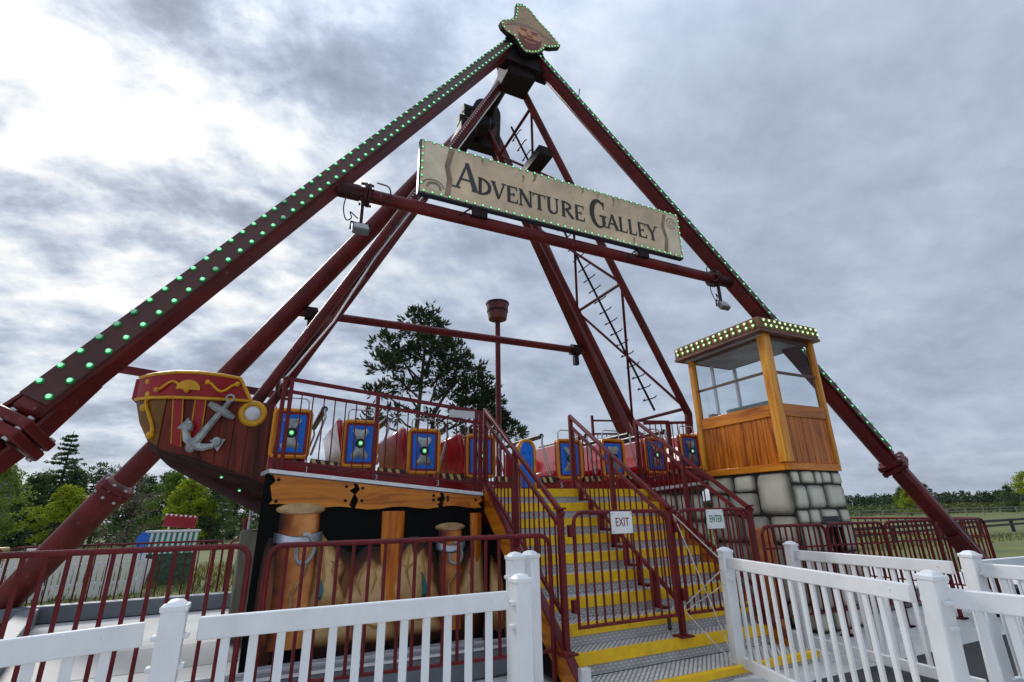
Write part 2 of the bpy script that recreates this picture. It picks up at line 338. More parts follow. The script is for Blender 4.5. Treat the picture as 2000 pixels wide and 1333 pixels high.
    def pillow(s, pts, o, u, v, depth, inset=0.25, back=0.0, rings=((0.0, 0.0), (0.35, 0.6), (1.0, 1.0))):
        """polygon with a rounded front: the outline steps inwards while it rises"""
        o = Vector(o); u = Vector(u); v = Vector(v); n = u.cross(v); k = len(pts)
        ar = sum(pts[i][0]*pts[(i+1) % k][1]-pts[(i+1) % k][0]*pts[i][1] for i in range(k))
        if ar < 0: pts = pts[::-1]
        cx = sum(p[0] for p in pts)/k; cy = sum(p[1] for p in pts)/k; vs = []; fs = []
        for a, h in ((0.0, -back/max(depth, 1e-6)),)+tuple(rings):
            for p in pts:
                q = (p[0]+(cx-p[0])*inset*a, p[1]+(cy-p[1])*inset*a); vs.append(o+u*q[0]+v*q[1]+n*depth*h); s.pv += [0.0]*(len(s.v)+len(vs)-1-len(s.pv))+[a]
        cc = len(vs); vs.append(o+u*cx+v*cy+n*depth*rings[-1][1]); s.pv += [rings[-1][0]]
        R = len(rings)+1
        for r in range(R-1):
            for i in range(k): fs.append((r*k+i, r*k+(i+1) % k, (r+1)*k+(i+1) % k, (r+1)*k+i))
        fs += [((R-1)*k+i, (R-1)*k+(i+1) % k, cc) for i in range(k)]; return s.add(vs, fs)
    def lathe(s, prof, c, n=12, M=None):
        c = Vector(c); M = M or Matrix.Identity(3); vs = []; fs = []; k = len(prof)
        for r, z in prof:
            for j in range(n):
                t = 2*math.pi*j/n; vs.append(c + M @ Vector((r*math.cos(t), r*math.sin(t), z)))
        for i in range(k-1):
            for j in range(n): fs.append((i*n+j, i*n+(j+1) % n, (i+1)*n+(j+1) % n, (i+1)*n+j))
        fs += [tuple(range(n))[::-1], tuple(range((k-1)*n, k*n))]; return s.add(vs, fs)
    def ell(s, c, r, n=12, rings=6, M=None):
        pr = [(max(1e-3, math.sin(math.pi*i/rings)), -math.cos(math.pi*i/rings)) for i in range(rings+1)]
        c = Vector(c); M = M or Matrix.Identity(3)
        return s.lathe(pr, c, n, M @ Matrix.Diagonal(Vector(r)))
    def mesh(s, name, mats, off=Vector(), smooth=True):
        me = bpy.data.meshes.new(name); me.from_pydata([p-off for p in s.v], [], s.f)
        if s.pv:
            at = me.attributes.new('print', 'FLOAT', 'POINT'); at.data.foreach_set('value', (s.pv+[0.7]*len(s.v))[:len(s.v)])
        for m in (mats if isinstance(mats, (list, tuple)) else [mats]): me.materials.append(m)
        if any(s.m): me.polygons.foreach_set('material_index', s.m)
        if smooth:
            me.polygons.foreach_set('use_smooth', [True]*len(me.polygons)); me.set_sharp_from_angle(angle=R_(38))
        me.update(); return me

def wl(o):
    p = Vector()
    while o is not None: p += o.location; o = o.parent
    return p
def obj(name, mb, mats, parent=None, smooth=True, org=None):
    off = wl(parent) if parent else Vector()
    loc = Vector(org)-off if org is not None else Vector()
    me = mb.mesh(name, mats, off+loc, smooth)
    o = bpy.data.objects.new(name, me); col.objects.link(o); o.parent = parent; o.location = loc
    return o
def inst(name, me, parent, loc, M=None):
    o = bpy.data.objects.new(name, me); col.objects.link(o); o.parent = parent
    off = wl(parent) if parent else Vector()
    o.location = Vector(loc)-off
    if M is not None: o.rotation_euler = M.to_euler()
    return o
def tag(o, label, cat, group=None):
    o['label'] = label; o['category'] = cat
    if group: o['group'] = group
    return o
def thing(name, label, cat, loc, group=None):
    o = bpy.data.objects.new(name, None); col.objects.link(o); o.location = loc; o.empty_display_size = 0.2
    return tag(o, label, cat, group)
def struct(name, mb, mats, smooth=False):
    o = obj(name, mb, mats, None, smooth); o['kind'] = 'structure'; return o
X_, Y_, Z_ = Vector((1, 0, 0)), Vector((0, 1, 0)), Vector((0, 0, 1))
def frame_to(n, upv=Z_):
    """rotation whose local +Z looks along n"""
    n = Vector(n).normalized(); x = Vector(upv).cross(n)
    if x.length < 1e-4: x = X_.copy()
    x.normalize(); return Matrix((x, n.cross(x), n)).transposed()
def bulb_mesh(name, r, lens=LED_C, ring=LED_R):
    b = MB(); b.cur = 1; b.lathe([(r, 0), (r, r*0.35), (r*0.72, r*0.5)], (0, 0, 0), 10)
    b.cur = 0; b.lathe([(r*0.70, r*0.5), (r*0.52, r*0.85), (r*0.18, r*1.0)], (0, 0, 0), 10)
    return b.mesh(name, [lens, ring])
def text_mesh(name, body, size, m, extr=0.002, sx=1.0):
    cu = bpy.data.curves.new(name, 'FONT'); cu.body = body; cu.size = size; cu.extrude = extr; cu.align_x = 'CENTER'; cu.align_y = 'CENTER'
    ob = bpy.data.objects.new(name, cu); col.objects.link(ob)
    dg = bpy.context.evaluated_depsgraph_get(); me = bpy.data.meshes.new_from_object(ob.evaluated_get(dg))
    bpy.data.objects.remove(ob); bpy.data.curves.remove(cu)
    for v in me.vertices: v.co.x *= sx
    me.materials.clear(); me.materials.append(m); me.name = name; return me
FRONT = Matrix((X_, Z_, -Y_)).transposed()   # local x -> X, local y -> Z, local z -> -Y (faces the camera side)

# ------------------------------------------------------------------ ground
b = MB(); b.add([(-900, -300, -0.10), (1500, -300, -0.10), (1500, 1500, -0.10), (-900, 1500, -0.10)], [(0, 1, 2, 3)])
GRASSM = mat('grass_ground', (0.115, 0.120, 0.028), 0.95, 0, 0.28, 0.6, 0.3, dirt=(0.055, 0.075, 0.016))
struct('grass_field', b, GRASSM)
b = MB(); b.box((-30, -30, -0.3), (16, 12.55, 0.0)); struct('concrete_pad', b, CONC)
b = MB(); b.box((5.05, -6, -0.002), (15.9, 3.86, 0.004)); struct('asphalt_yard', b, ASPH)
b = MB(); b.box((-14, 12.56, -0.2), (16, 12.72, 0.05), 0.01); struct('pale_kerb', b, CONC)
b = MB()
for y in (5.9, 7.9): b.add([(-14, y, 0.004), (2.4, y-0.35, 0.004), (2.4, y+0.95, 0.004), (-14, y+1.3, 0.004)], [(0, 1, 2, 3)])
struct('grey_floor_strips', b, GREYS)
b = MB(); b.box((-14, 14.1, -0.2), (16, 14.9, -0.07)); struct('sand_path', b, mat('sandy_gravel', (0.33, 0.28, 0.19), 0.9, 0, 0.2, 5, 0.3))
# rough grass tufts beyond the kerb
gr = random.Random(3); b = MB()
for i in range(9000):
    x = gr.uniform(-16, 5); y = gr.uniform(12.75, 24)
    if 14.05 < y < 14.95: continue
    h = gr.uniform(0.05, 0.22)*(1.5 if y > 16.5 else 0.8); a = gr.uniform(0, 6.28); w = 0.02
    dx, dy = math.cos(a)*w, math.sin(a)*w; lx, ly = gr.uniform(-.06, .06), gr.uniform(-.06, .06)
    b.add([(x-dx, y-dy, -.1), (x+dx, y+dy, -.1), (x+lx, y+ly, -.1+h)], [(0, 1, 2)])
for i in range(7000):
    x = gr.uniform(9, 40); y = gr.uniform(12.75, 34); h = gr.uniform(0.06, 0.25); a = gr.uniform(0, 6.28); w = 0.03
    dx, dy = math.cos(a)*w, math.sin(a)*w; lx, ly = gr.uniform(-.06, .06), gr.uniform(-.06, .06)
    b.add([(x-dx, y-dy, -.1), (x+dx, y+dy, -.1), (x+lx, y+ly, -.1+h)], [(0, 1, 2)])
o = obj('grass_blades', b, leafmat('grass_blade', (0.09, 0.10, 0.016), (0.20, 0.19, 0.045), 0.3), None, False); o['kind'] = 'stuff'

# ------------------------------------------------------------------ ride frame (the two A-frames)
XC = 3.76
ride = thing('ride_frame', 'tall maroon double A-frame of the swinging ship ride with green light studs', 'ride frame', (XC, 8.2, 0))
def leg_pts(side, front):
    if front: top = Vector((XC+side*0.2, 7.05, 11.0)); d = Vector((side*0.602, -0.253, -1.0))
    else: top = Vector((XC+side*0.05, 9.23, 11.0)); d = Vector((side*0.70, 0.276, -1.0))
    return top, d
BULB = bulb_mesh('bulb', 0.027); BULB_D = bulb_mesh('bulb', 0.031, emis('led_dim', (0.25, 0.55, 0.36), 0.25), emis('led_dim_ring', (0.0, 0.2, 0.05), 0.12))
BULB_S = bulb_mesh('bulb', 0.021); BULB_H = bulb_mesh('bulb', 0.022); BULB_B = bulb_mesh('bulb', 0.030, LED_W, LED_R)
nb = 0
for side in (-1, 1):
    top, d = leg_pts(side, True)
    P = lambda z, t=top, dd=d: t+dd*(t.z-z)
    u = d.normalized()
    nf = Vector((0, -1.0, 0.0)); nf = (nf-u*nf.dot(u)).normalized(); sx = u.cross(nf).normalized()
    if sx.x*side < 0: sx = -sx                      # sx points outwards / up the leg's outer edge
    w = 0.25; nf, sx = (nf*math.cos(R_(20))+sx*math.sin(R_(20))), (sx*math.cos(R_(20))-nf*math.sin(R_(20)))
    lg = MB(); lg.beam(P(2.32), P(11.1), w, w, nf, 0.05)
    leg = obj('leg', lg, MAROON, ride)
    lo = MB(); lo.beam(P(0.25), P(2.16), w*0.96, w*0.96, nf, 0.05)
    for k in (-1, 1): lo.beam(P(0.25)+sx*k*0.16, P(1.2)+sx*k*0.16, 0.02, 0.22, nf)
    obj('lower_leg', lo, MAROON, ride)
    fl = MB(); fl.beam(P(2.17), P(2.235), w+0.13, w+0.13, nf, 0.012); fl.beam(P(2.245), P(2.31), w+0.13, w+0.13, nf, 0.012)
    for k in (-1, 1):
        fl.beam(P(2.31)+sx*k*(w/2+0.035), P(2.72)+sx*k*(w/2-0.01), 0.03, 0.16, nf); fl.beam(P(2.16)+sx*k*(w/2+0.035), P(1.80)+sx*k*(w/2-0.01), 0.03, 0.16, nf)
    fo = obj('flange', fl, MAROON, ride)
    bt = MB()
    for a in (-1, 0, 1):
        for e in (-w/2-0.035, w/2+0.035):
            q = P(2.24)+sx*a*0.15+nf*e; bt.tube(q-u*0.10, q+u*0.10, 0.022, 6)
    obj('bolt_ring', bt, STEEL, fo)['kind'] = 'stuff'
    ft = MB(); q = P(0.0); ft.box((q.x-0.45, q.y-0.4, 0.0), (q.x+0.45, q.y+0.4, 0.06), 0.01); ft.box((q.x-0.28, q.y-0.25, 0.06), (q.x+0.28, q.y+0.25, 0.40), 0.03)
    obj('foot', ft, DARK, ride)
    st = MB(); off = nf*(w/2+0.006)
    st.beam(P(2.42)+off, P(10.8)+off, w-0.012, 0.02, nf, 0.004)
    strip = obj('light_strip', st, STRIPM, leg)
    M = frame_to(nf, u)
    n = 60
    for i in range(n):
        z = 2.50+(10.72-2.50)*i/(n-1)
        for e in (0.082, -0.082):
            q = P(z + (0.03 if e > 0 else -0.03))+off+sx*e+nf*0.0105
            inst('bulb', BULB_D if rnd.random() < 0.07 else BULB, leg, q, M); nb += 1
    rtop, rd = leg_pts(side, False)
    Q = lambda z, t=rtop, dd=rd: t+dd*(t.z-z)
    lg = MB()
    if side > 0: lg.beam(Q(2.3), Q(11.0), 0.32, 0.32, (0, -1, 0.3), 0.03)
    else: lg.tube(Q(2.3), Q(11.0), 0.19, 16)
    obj('rear_leg', lg, MAROON, ride)
    lo = MB(); lo.tube(Q(0.1), Q(2.1), 0.235, 16); obj('lower_leg', lo, MAROON, ride)
    fl = MB(); fl.tube(Q(2.08), Q(2.16), 0.30, 14); fl.tube(Q(2.17), Q(2.25), 0.30, 14); fo = obj('flange', fl, MAROON, ride)
    bt = MB(); uu = rd.normalized(); a0 = uu.cross(Y_).normalized(); b0 = uu.cross(a0)
    for k in range(8):
        q = Q(2.165)+a0*0.265*math.cos(k*0.785)+b0*0.265*math.sin(k*0.785); bt.tube(q-uu*0.15, q+uu*0.15, 0.026, 6)
    obj('bolt_ring', bt, STEEL, fo)['kind'] = 'stuff'
    ft = MB(); q = Q(0.0); ft.box((q.x-0.45, q.y-0.4, 0.0), (q.x+0.45, q.y+0.4, 0.08), 0.01); ft.box((q.x-0.3, q.y-0.28, 0.08), (q.x+0.3, q.y+0.28, 0.36), 0.03)
    obj('foot', ft, DARK, ride)
# cross beams
CLAMPM = mat('dark_maroon_cast', (0.045, 0.008, 0.008), 0.5, 0, 0.3, 6, 0.1, spec=0.25)
b = MB(); b.tube((0.40, 5.66, 5.51), (7.1, 5.66, 5.51), 0.088, 14); fb = obj('front_cross_beam', b, MAROON, ride)
for x, s in ((0.46, 1), (7.02, -1)):
    b = MB(); b.tube((x-s*0.16, 5.66, 5.51), (x+s*0.16, 5.66, 5.51), 0.105, 12); b.tube((x+s*0.20, 5.66, 5.51), (x+s*0.235, 5.66, 5.51), 0.155, 12); b.tube((x+s*0.25, 5.66, 5.51), (x+s*0.285, 5.66, 5.51), 0.155, 12)
    for k in range(6): q = Vector((x+s*0.24, 5.66+0.13*math.cos(k*1.047), 5.51+0.13*math.sin(k*1.047))); b.tube(q-X_*0.08, q+X_*0.08, 0.018, 6)
    b.wire([(x+s*.3, 5.52, 5.42), (x+s*.42, 5.5, 5.36), (x+s*.52, 5.52, 5.45), (x+s*.5, 5.54, 5.62), (x+s*.35, 5.56, 5.66)], 0.010, 5)
    obj('clamp', b, CLAMPM, fb)
b = MB(); b.tube((0.10, 10.68, 5.72), (7.35, 10.68, 5.72), 0.09, 12); rb = obj('rear_cross_beam', b, MAROON, ride)
for x in (0.42, 7.05):
    b = MB(); b.tube((x-0.12, 10.68, 5.72), (x+0.12, 10.68, 5.72), 0.15, 12); b.box((x-0.06, 10.6, 5.30), (x+0.06, 10.72, 5.55)); obj('clamp', b, DARK, rb)
# hub at the top: axle between the two apexes, gusset plates, drive
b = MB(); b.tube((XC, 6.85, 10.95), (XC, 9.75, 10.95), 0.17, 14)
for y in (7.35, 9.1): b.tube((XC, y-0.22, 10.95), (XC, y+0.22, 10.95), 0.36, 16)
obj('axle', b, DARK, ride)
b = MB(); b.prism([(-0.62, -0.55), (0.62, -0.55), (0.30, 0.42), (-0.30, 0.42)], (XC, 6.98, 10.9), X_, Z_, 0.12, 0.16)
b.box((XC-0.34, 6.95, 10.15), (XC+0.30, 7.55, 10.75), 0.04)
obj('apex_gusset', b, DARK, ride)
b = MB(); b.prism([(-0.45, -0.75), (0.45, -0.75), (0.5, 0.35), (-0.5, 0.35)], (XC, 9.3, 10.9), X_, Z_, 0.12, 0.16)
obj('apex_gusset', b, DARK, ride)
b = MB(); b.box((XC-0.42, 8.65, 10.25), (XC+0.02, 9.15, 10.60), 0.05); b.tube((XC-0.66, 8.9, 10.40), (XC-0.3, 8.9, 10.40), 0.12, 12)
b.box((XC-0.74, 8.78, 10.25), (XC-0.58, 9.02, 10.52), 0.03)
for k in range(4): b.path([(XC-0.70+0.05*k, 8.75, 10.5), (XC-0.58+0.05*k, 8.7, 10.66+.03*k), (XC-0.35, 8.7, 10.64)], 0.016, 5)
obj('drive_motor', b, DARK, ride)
b = MB(); b.wire([(XC+0.62, 6.88, 10.42), (XC+0.80, 6.86, 10.02), (XC+1.0, 6.85, 9.86), (XC+1.22, 6.84, 9.92), (XC+1.28, 6.8, 10.22)], 0.012, 5)
obj('loose_cable', b, BLACK, ride)
# steel base beams between the feet
b = MB()
b.beam((-3.0, 5.62, 0.14), (10.5, 5.62, 0.14), 0.26, 0.26, Z_, 0.015); b.beam((-3.8, 12.0, 0.14), (11.4, 12.0, 0.14), 0.26, 0.26, Z_, 0.015)
b.beam((-2.0, 5.76, 0.13), (-3.3, 11.86, 0.13), 0.26, 0.24, Z_, 0.015); b.beam((8.6, 5.76, 0.13), (9.6, 11.86, 0.13), 0.26, 0.24, Z_, 0.015)
obj('base_beams', b, GREYS, ride)
b = MB()
for y in (5.49, 5.75): b.beam((-3.0, y, 0.28), (10.5, y, 0.28), 0.035, 0.02)
obj('base_edge_trim', b, ALU, ride)

# floodlights hung from the front beam
FLN = ['small grey floodlight under the left end of the sign beam', 'small grey floodlight with a coiled wire under the right end of the sign beam']
for i, x in enumerate((0.66, 6.82)):
    f = thing('floodlight', FLN[i], 'floodlight', (x, 5.62, 5.26), 'floodlights under the sign beam')
    b = MB(); b.box((x-0.02, 5.60, 5.06), (x+0.02, 5.64, 5.44)); b.path([(x-0.12, 5.62, 4.95), (x-0.12, 5.62, 5.05), (x+0.12, 5.62, 5.05), (x+0.12, 5.62, 4.95)], 0.014, 5); obj('bracket', b, DARK, f)
    M = Matrix.Rotation(R_(-35), 3, 'X')
    b = MB(); b.obox((x, 5.58, 4.95), (0.10, 0.045, 0.075), M, 0.012); obj('lamp_body', b, mat('grey_cast_metal', (0.16, 0.16, 0.165), 0.4, 0.5), f)
    b = MB(); b.obox(Vector((x, 5.58, 4.95))+M @ Vector((0, -0.048, 0)), (0.085, 0.004, 0.06), M); obj('lens', b, mat('lamp_glass', (0.55, 0.57, 0.58), 0.1), f)
    b = MB(); b.wire([(x-0.20, 5.62, 5.42), (x-0.22, 5.6, 5.2), (x-0.18, 5.58, 5.04), (x-0.12, 5.58, 5.08), (x-0.14, 5.58, 5.16), (x-0.04, 5.6, 5.10)], 0.008, 5); obj('wire', b, BLACK, f)

# ------------------------------------------------------------------ big sign
sg = thing('name_sign', 'long parchment sign lettered ADVENTURE GALLEY bordered by green bulbs', 'sign', (3.65, 5.52, 5.53))
SX0, SX1, SZ0, SZ1, SY = 1.33, 5.96, 5.64, 6.52, 5.50
b = MB(); b.box((SX0, SY, SZ0), (SX1, SY+0.10, SZ1), 0.012); obj('backing_box', b, mat('dark_blue_frame', (0.020, 0.028, 0.045), 0.4), sg)
b = MB(); b.box((SX0+0.02, SY-0.006, SZ0+0.02), (SX1-0.02, SY-0.001, SZ1-0.02)); obj('parchment_face', b, PARCH, sg)
def sgn(x, z): return (x-SX0, z-SZ0)
SO = (SX0, SY-0.006, SZ0)
# parchment rolls at both ends and tears
b = MB()
b.prism([(0.05, 0.12), (0.36, 0.05), (0.39, 0.30), (0.35, 0.52), (0.41, 0.84), (0.07, 0.84)], SO, X_, Z_, 0.004)
obj('parchment_roll', b, PARCH_L, sg); b = MB()
b.prism([(4.28, 0.05), (4.56, 0.05), (4.57, 0.80), (4.34, 0.80), (4.27, 0.55), (4.32, 0.30)], SO, X_, Z_, 0.004)
obj('parchment_roll', b, PARCH_L, sg)
b = MB()
b.prism([(0.36, 0.05), (0.44, 0.04), (0.47, 0.32), (0.43, 0.52), (0.50, 0.84), (0.41, 0.84), (0.35, 0.52), (0.39, 0.30)], SO, X_, Z_, 0.003)
obj('parchment_crease', b, PARCH_D, sg); b = MB()
b.prism([(4.20, 0.05), (4.28, 0.05), (4.32, 0.30), (4.27, 0.55), (4.34, 0.80), (4.27, 0.80), (4.20, 0.55), (4.25, 0.30)], SO, X_, Z_, 0.003)
obj('parchment_crease', b, PARCH_D, sg)
for (x, z, w, h) in ((1.72, 0.66, 0.10, 0.18), (1.55, 0.6, 0.05, 0.15), (2.6, 0.70, 0.07, 0.14), (3.2, 0.62, 0.06, 0.2), (3.55, 0.04, 0.05, 0.12), (2.9, 0.70, 0.05, 0.12), (0.9, 0.72, 0.04, 0.1)):
    b = MB(); b.prism([(x, z), (x+w*0.4, z+h*0.5), (x+w*0.2, z+h), (x+w, z+h), (x+w*0.7, z+h*0.4)], SO, X_, Z_, 0.0025); obj('parchment_crease', b, PARCH_D, sg)
b = MB()
def arc(cx, cy, rx, ry, a0, a1, n=14): return [(cx+rx*math.cos(R_(a0+(a1-a0)*i/n)), cy+ry*math.sin(R_(a0+(a1-a0)*i/n))) for i in range(n+1)]
def ribbon(mb, pts, ws, depth, o=SO):
    """flat stroke of varying width"""
    k = len(pts); Lf = []; Rt = []
    for i in range(k):
        a = Vector(pts[max(0, i-1)]); c = Vector(pts[min(k-1, i+1)]); d = (c-a).normalized(); nrm = Vector((-d.y, d.x)); w = ws[i] if isinstance(ws, (list, tuple)) else ws
        p = Vector(pts[i]); Lf.append(p+nrm*w/2); Rt.append(p-nrm*w/2)
    oo = Vector(o); vs = [oo+X_*p.x+Z_*p.y-Y_*depth for p in Lf]+[oo+X_*p.x+Z_*p.y-Y_*depth for p in Rt]
    fs = [(k+i, k+i+1, i+1, i) for i in range(k-1)]
    mb.add(vs, fs)
ribbon(b, arc(0.20, 0.13, 0.15, 0.11, 175, 0), 0.022, 0.0065); ribbon(b, arc(0.21, 0.12, 0.09, 0.075, 185, -20), 0.04, 0.0066)
ribbon(b, arc(4.43, 0.64, 0.10, 0.10, -10, 330, 20), 0.018, 0.0065); ribbon(b, arc(4.44, 0.64, 0.05, 0.05, 0, 300, 14), 0.016, 0.0066)
obj('roll_lines', b, PARCH_D, sg, False)
# lettering: thick and thin strokes with slab serifs
def letter(mb, ch, x, z, w, h, t, dep):
    k = [0]
    def S(p, q, t0, t1=None):
        k[0] += 1; t1 = t0 if t1 is None else t1
        ribbon(mb, [(x+p[0]*w, z+p[1]*h), (x+q[0]*w, z+q[1]*h)], [t0, t1], dep+0.0002*k[0])
    def C(pts, ws): k[0] += 1; ribbon(mb, [(x+p[0]*w, z+p[1]*h) for p in pts], ws, dep+0.0002*k[0])
    def serif(px, pz, s=1.0): S((px-0.17*s, pz), (px+0.17*s, pz), t*0.42)
    th = t*0.5
    if ch == 'A': S((0.12, 0.02), (0.52, 1.0), th*1.2, th); S((0.86, 0.02), (0.50, 1.02), t*1.25, t*0.9); S((0.27, 0.36), (0.74, 0.36), th); serif(0.10, 0.02); serif(0.88, 0.02)
    if ch == 'D': S((0.2, 0.0), (0.2, 1.0), t); C(arc(0.2, 0.5, 0.72, 0.47, 90, -90, 12), [th*(1+1.2*math.sin(math.pi*i/12)) for i in range(13)]); serif(0.17, 0.985, 0.8); serif(0.17, 0.015, 0.8)
    if ch == 'V': S((0.12, 0.98), (0.5, 0.0), t, t*0.9); S((0.88, 0.98), (0.5, 0.0), th, th); serif(0.12, 0.985); serif(0.88, 0.985)
    if ch == 'E': S((0.25, 0), (0.25, 1), t); S((0.12, 0.97), (0.88, 0.97), th); S((0.2, 0.5), (0.66, 0.5), th); S((0.12, 0.03), (0.93, 0.03), th); S((0.86, 1.0), (0.9, 0.78), th, th*.6); S((0.9, 0.0), (0.95, 0.25), th, th*.6); S((0.66, 0.40), (0.66, 0.62), th*.8)
    if ch == 'N': S((0.16, 0), (0.16, 1), th*1.1); S((0.14, 1.0), (0.84, 0.0), t); S((0.86, 0), (0.86, 1), th*1.1); serif(0.15, 0.985, .8); serif(0.15, 0.015, .8); serif(0.86, 0.985, .8)
    if ch == 'T': S((0.5, 0), (0.5, 1), t); S((0.04, 0.96), (0.96, 0.96), th); S((0.05, 1.0), (0.03, 0.76), th, th*.6); S((0.95, 1.0), (0.97, 0.76), th, th*.6); serif(0.5, 0.015, 1.1)
    if ch == 'U': C([(0.2, 1.0)]+arc(0.5, 0.3, 0.3, 0.28, 180, 360, 10)+[(0.8, 1.0)], [t]*6+[th*1.2]*7); serif(0.2, 0.985); serif(0.8, 0.985)
    if ch == 'R': S((0.22, 0), (0.22, 1), t); C(arc(0.25, 0.73, 0.50, 0.24, 90, -90, 10), [th*(1+0.9*math.sin(math.pi*i/10)) for i in range(11)]); S((0.42, 0.5), (0.92, 0.0), t*.9, t*1.05); serif(0.2, 0.985, .8); serif(0.22, 0.015, .9); serif(0.92, .015, .5)
    if ch == 'G': C(arc(0.52, 0.5, 0.44, 0.48, 42, 330, 20), [th*1.0+t*0.85*math.sin(math.pi*min(1, i/17)) for i in range(21)]); S((0.80, 0.05), (0.80, 0.44), t*.9); S((0.55, 0.44), (1.0, 0.44), th); S((0.86, 0.98), (0.84, 0.7), th, th*.6)
    if ch == 'L': S((0.25, 0), (0.25, 1), t); S((0.12, 0.03), (0.88, 0.03), th); S((0.86, 0.0), (0.92, 0.28), th, th*.6); serif(0.25, 0.985)
    if ch == 'Y': S((0.12, 0.98), (0.52, 0.46), t); S((0.88, 0.98), (0.52, 0.46), th); S((0.52, 0), (0.52, 0.5), t); serif(0.12, 0.985, .9); serif(0.9, 0.985, .9); serif(0.52, 0.015)
LET = [('A', .49, .37, 1), ('D', .84, .205, 0), ('V', 1.055, .225, 0), ('E', 1.28, .20, 0), ('N', 1.485, .235, 0), ('T', 1.725, .215, 0), ('U', 1.95, .235, 0), ('R', 2.20, .235, 0), ('E', 2.44, .20, 0), ('G', 2.755, .30, 1), ('A', 3.045, .24, 0), ('L', 3.285, .185, 0), ('L', 3.475, .185, 0), ('E', 3.665, .195, 0), ('Y', 3.865, .225, 0)]
for ch, x, w, big in LET:
    mb = MB(); letter(mb, ch, x, (0.225 if ch == 'A' else 0.185) if big else 0.215, w, (0.44 if ch == 'A' else 0.50) if big else 0.275, 0.066 if big else 0.050, 0.004)
    obj('letter', mb, INKB if ch == 'A' and big else INK, sg, False)
for i in range(38):
    for z in (SZ0+0.035, SZ1-0.035): inst('bulb', BULB_S, sg, (SX0+0.07+(SX1-SX0-0.14)*i/37, SY-0.008, z), FRONT)
for i in range(1, 7):
    for xx in (SX0+0.035, SX1-0.035): inst('bulb', BULB_S, sg, (xx, SY-0.008, SZ0+0.035+(SZ1-SZ0-0.07)*i/7), FRONT)
b = MB()
for xx in (2.22, 5.1): b.box((xx-0.12, SY+0.02, SZ0-0.13), (xx+0.12, SY+0.12, SZ0+0.01), 0.01); b.beam((xx-.28, SY+.06, SZ0-.16), (xx-.1, SY+.06, SZ0+.01), .02, .02)
obj('mounting_bracket', b, DARK, sg)

# ------------------------------------------------------------------ head sign at the apex
hs = thing('head_sign', 'cut-out sign of a bearded man in a tricorn hat on the apex', 'sign', (3.8, 6.76, 10.5))
OUT = [(3.52, 11.77), (3.66, 11.84), (3.83, 11.78), (4.06, 11.54), (4.27, 11.39), (4.53, 11.13), (4.51, 11.05), (4.28, 10.92), (4.17, 10.89), (4.12, 10.79), (4.0, 10.65), (3.85, 10.56), (3.7, 10.51), (3.59, 10.59), (3.51, 10.73), (3.43, 10.83), (3.29, 10.86), (3.18, 10.94), (3.14, 11.04), (3.22, 11.16), (3.39, 11.27), (3.47, 11.37), (3.51, 11.57)]
HY = 6.70; HO = (0, HY, 0)
b = MB(); b.prism([(3.8+(x-3.8)*1.03, 11.1+(z-11.1)*1.03) for x, z in OUT], HO, X_, Z_, 0.0, 0.09); obj('backing_plate', b, DARK, hs, False)
b = MB(); b.prism(OUT, HO, X_, Z_, 0.006); hat = obj('hat', b, HATM, hs, False)
b = MB(); b.prism([(3.22, 11.02), (3.45, 11.16), (3.75, 11.22), (4.0, 11.20), (4.25, 11.12), (4.48, 11.06), (4.44, 11.10), (4.24, 11.17), (4.0, 11.27), (3.74, 11.29), (3.44, 11.22)], HO, X_, Z_, 0.012); obj('hat_brim', b, PARCH_D, hs, False)
b = MB(); b.prism([(3.56, 11.15), (3.76, 11.21), (3.99, 11.20), (4.07, 11.10), (4.06, 10.92), (3.95, 10.78), (3.75, 10.72), (3.60, 10.82), (3.53, 11.0)], HO, X_, Z_, 0.013); obj('face', b, SKIN, hs, False)
b = MB(); b.prism([(3.54, 10.98), (3.60, 10.92), (3.68, 10.93), (3.78, 10.90), (3.90, 10.94), (4.0, 10.92), (4.07, 11.0), (4.06, 10.85), (3.98, 10.70), (3.84, 10.62), (3.72, 10.60), (3.60, 10.68), (3.54, 10.80)], HO, X_, Z_, 0.018); obj('beard', b, BEARD, hs, False)
b = MB(); b.pillow([(3.74, 11.06), (3.84, 11.06), (3.88, 10.95), (3.70, 10.95)], HO, X_, Z_, 0.045, 0.4); obj('nose', b, SKIN, hs)
for ex in (3.66, 3.91):
    b = MB(); ribbon(b, [(ex-0.07, 11.06), (ex, 11.09), (ex+0.07, 11.06)], 0.02, 0.0165, HO); obj('eye', b, BEARD, hs, False)
    b = MB(); ribbon(b, [(ex-0.08, 11.12), (ex+0.08, 11.13)], 0.03, 0.0165, HO); obj('eyebrow', b, BEARD, hs, False)
b = MB(); ribbon(b, [(3.66, 10.83), (3.79, 10.81), (3.92, 10.84)], 0.03, 0.021, HO); obj('mouth', b, SKIN, hs, False)
per = []; k = len(OUT)
for i in range(k):
    p = Vector(OUT[i]); q = Vector(OUT[(i+1) % k]); m = max(1, round((q-p).length/0.10))
    for j in range(m): per.append(p.lerp(q, j/m))
for p in per:
    c = Vector((3.8, 11.05)); q = p+(c-p)*0.05
    inst('bulb', BULB_H, hs, (q.x, HY-0.008, q.y), FRONT)
b = MB(); b.box((3.6, HY+0.10, 10.6), (3.7, HY+0.28, 11.3)); b.box((3.9, HY+0.10, 10.6), (4.0, HY+0.28, 11.3)); obj('sign_bracket', b, DARK, hs)

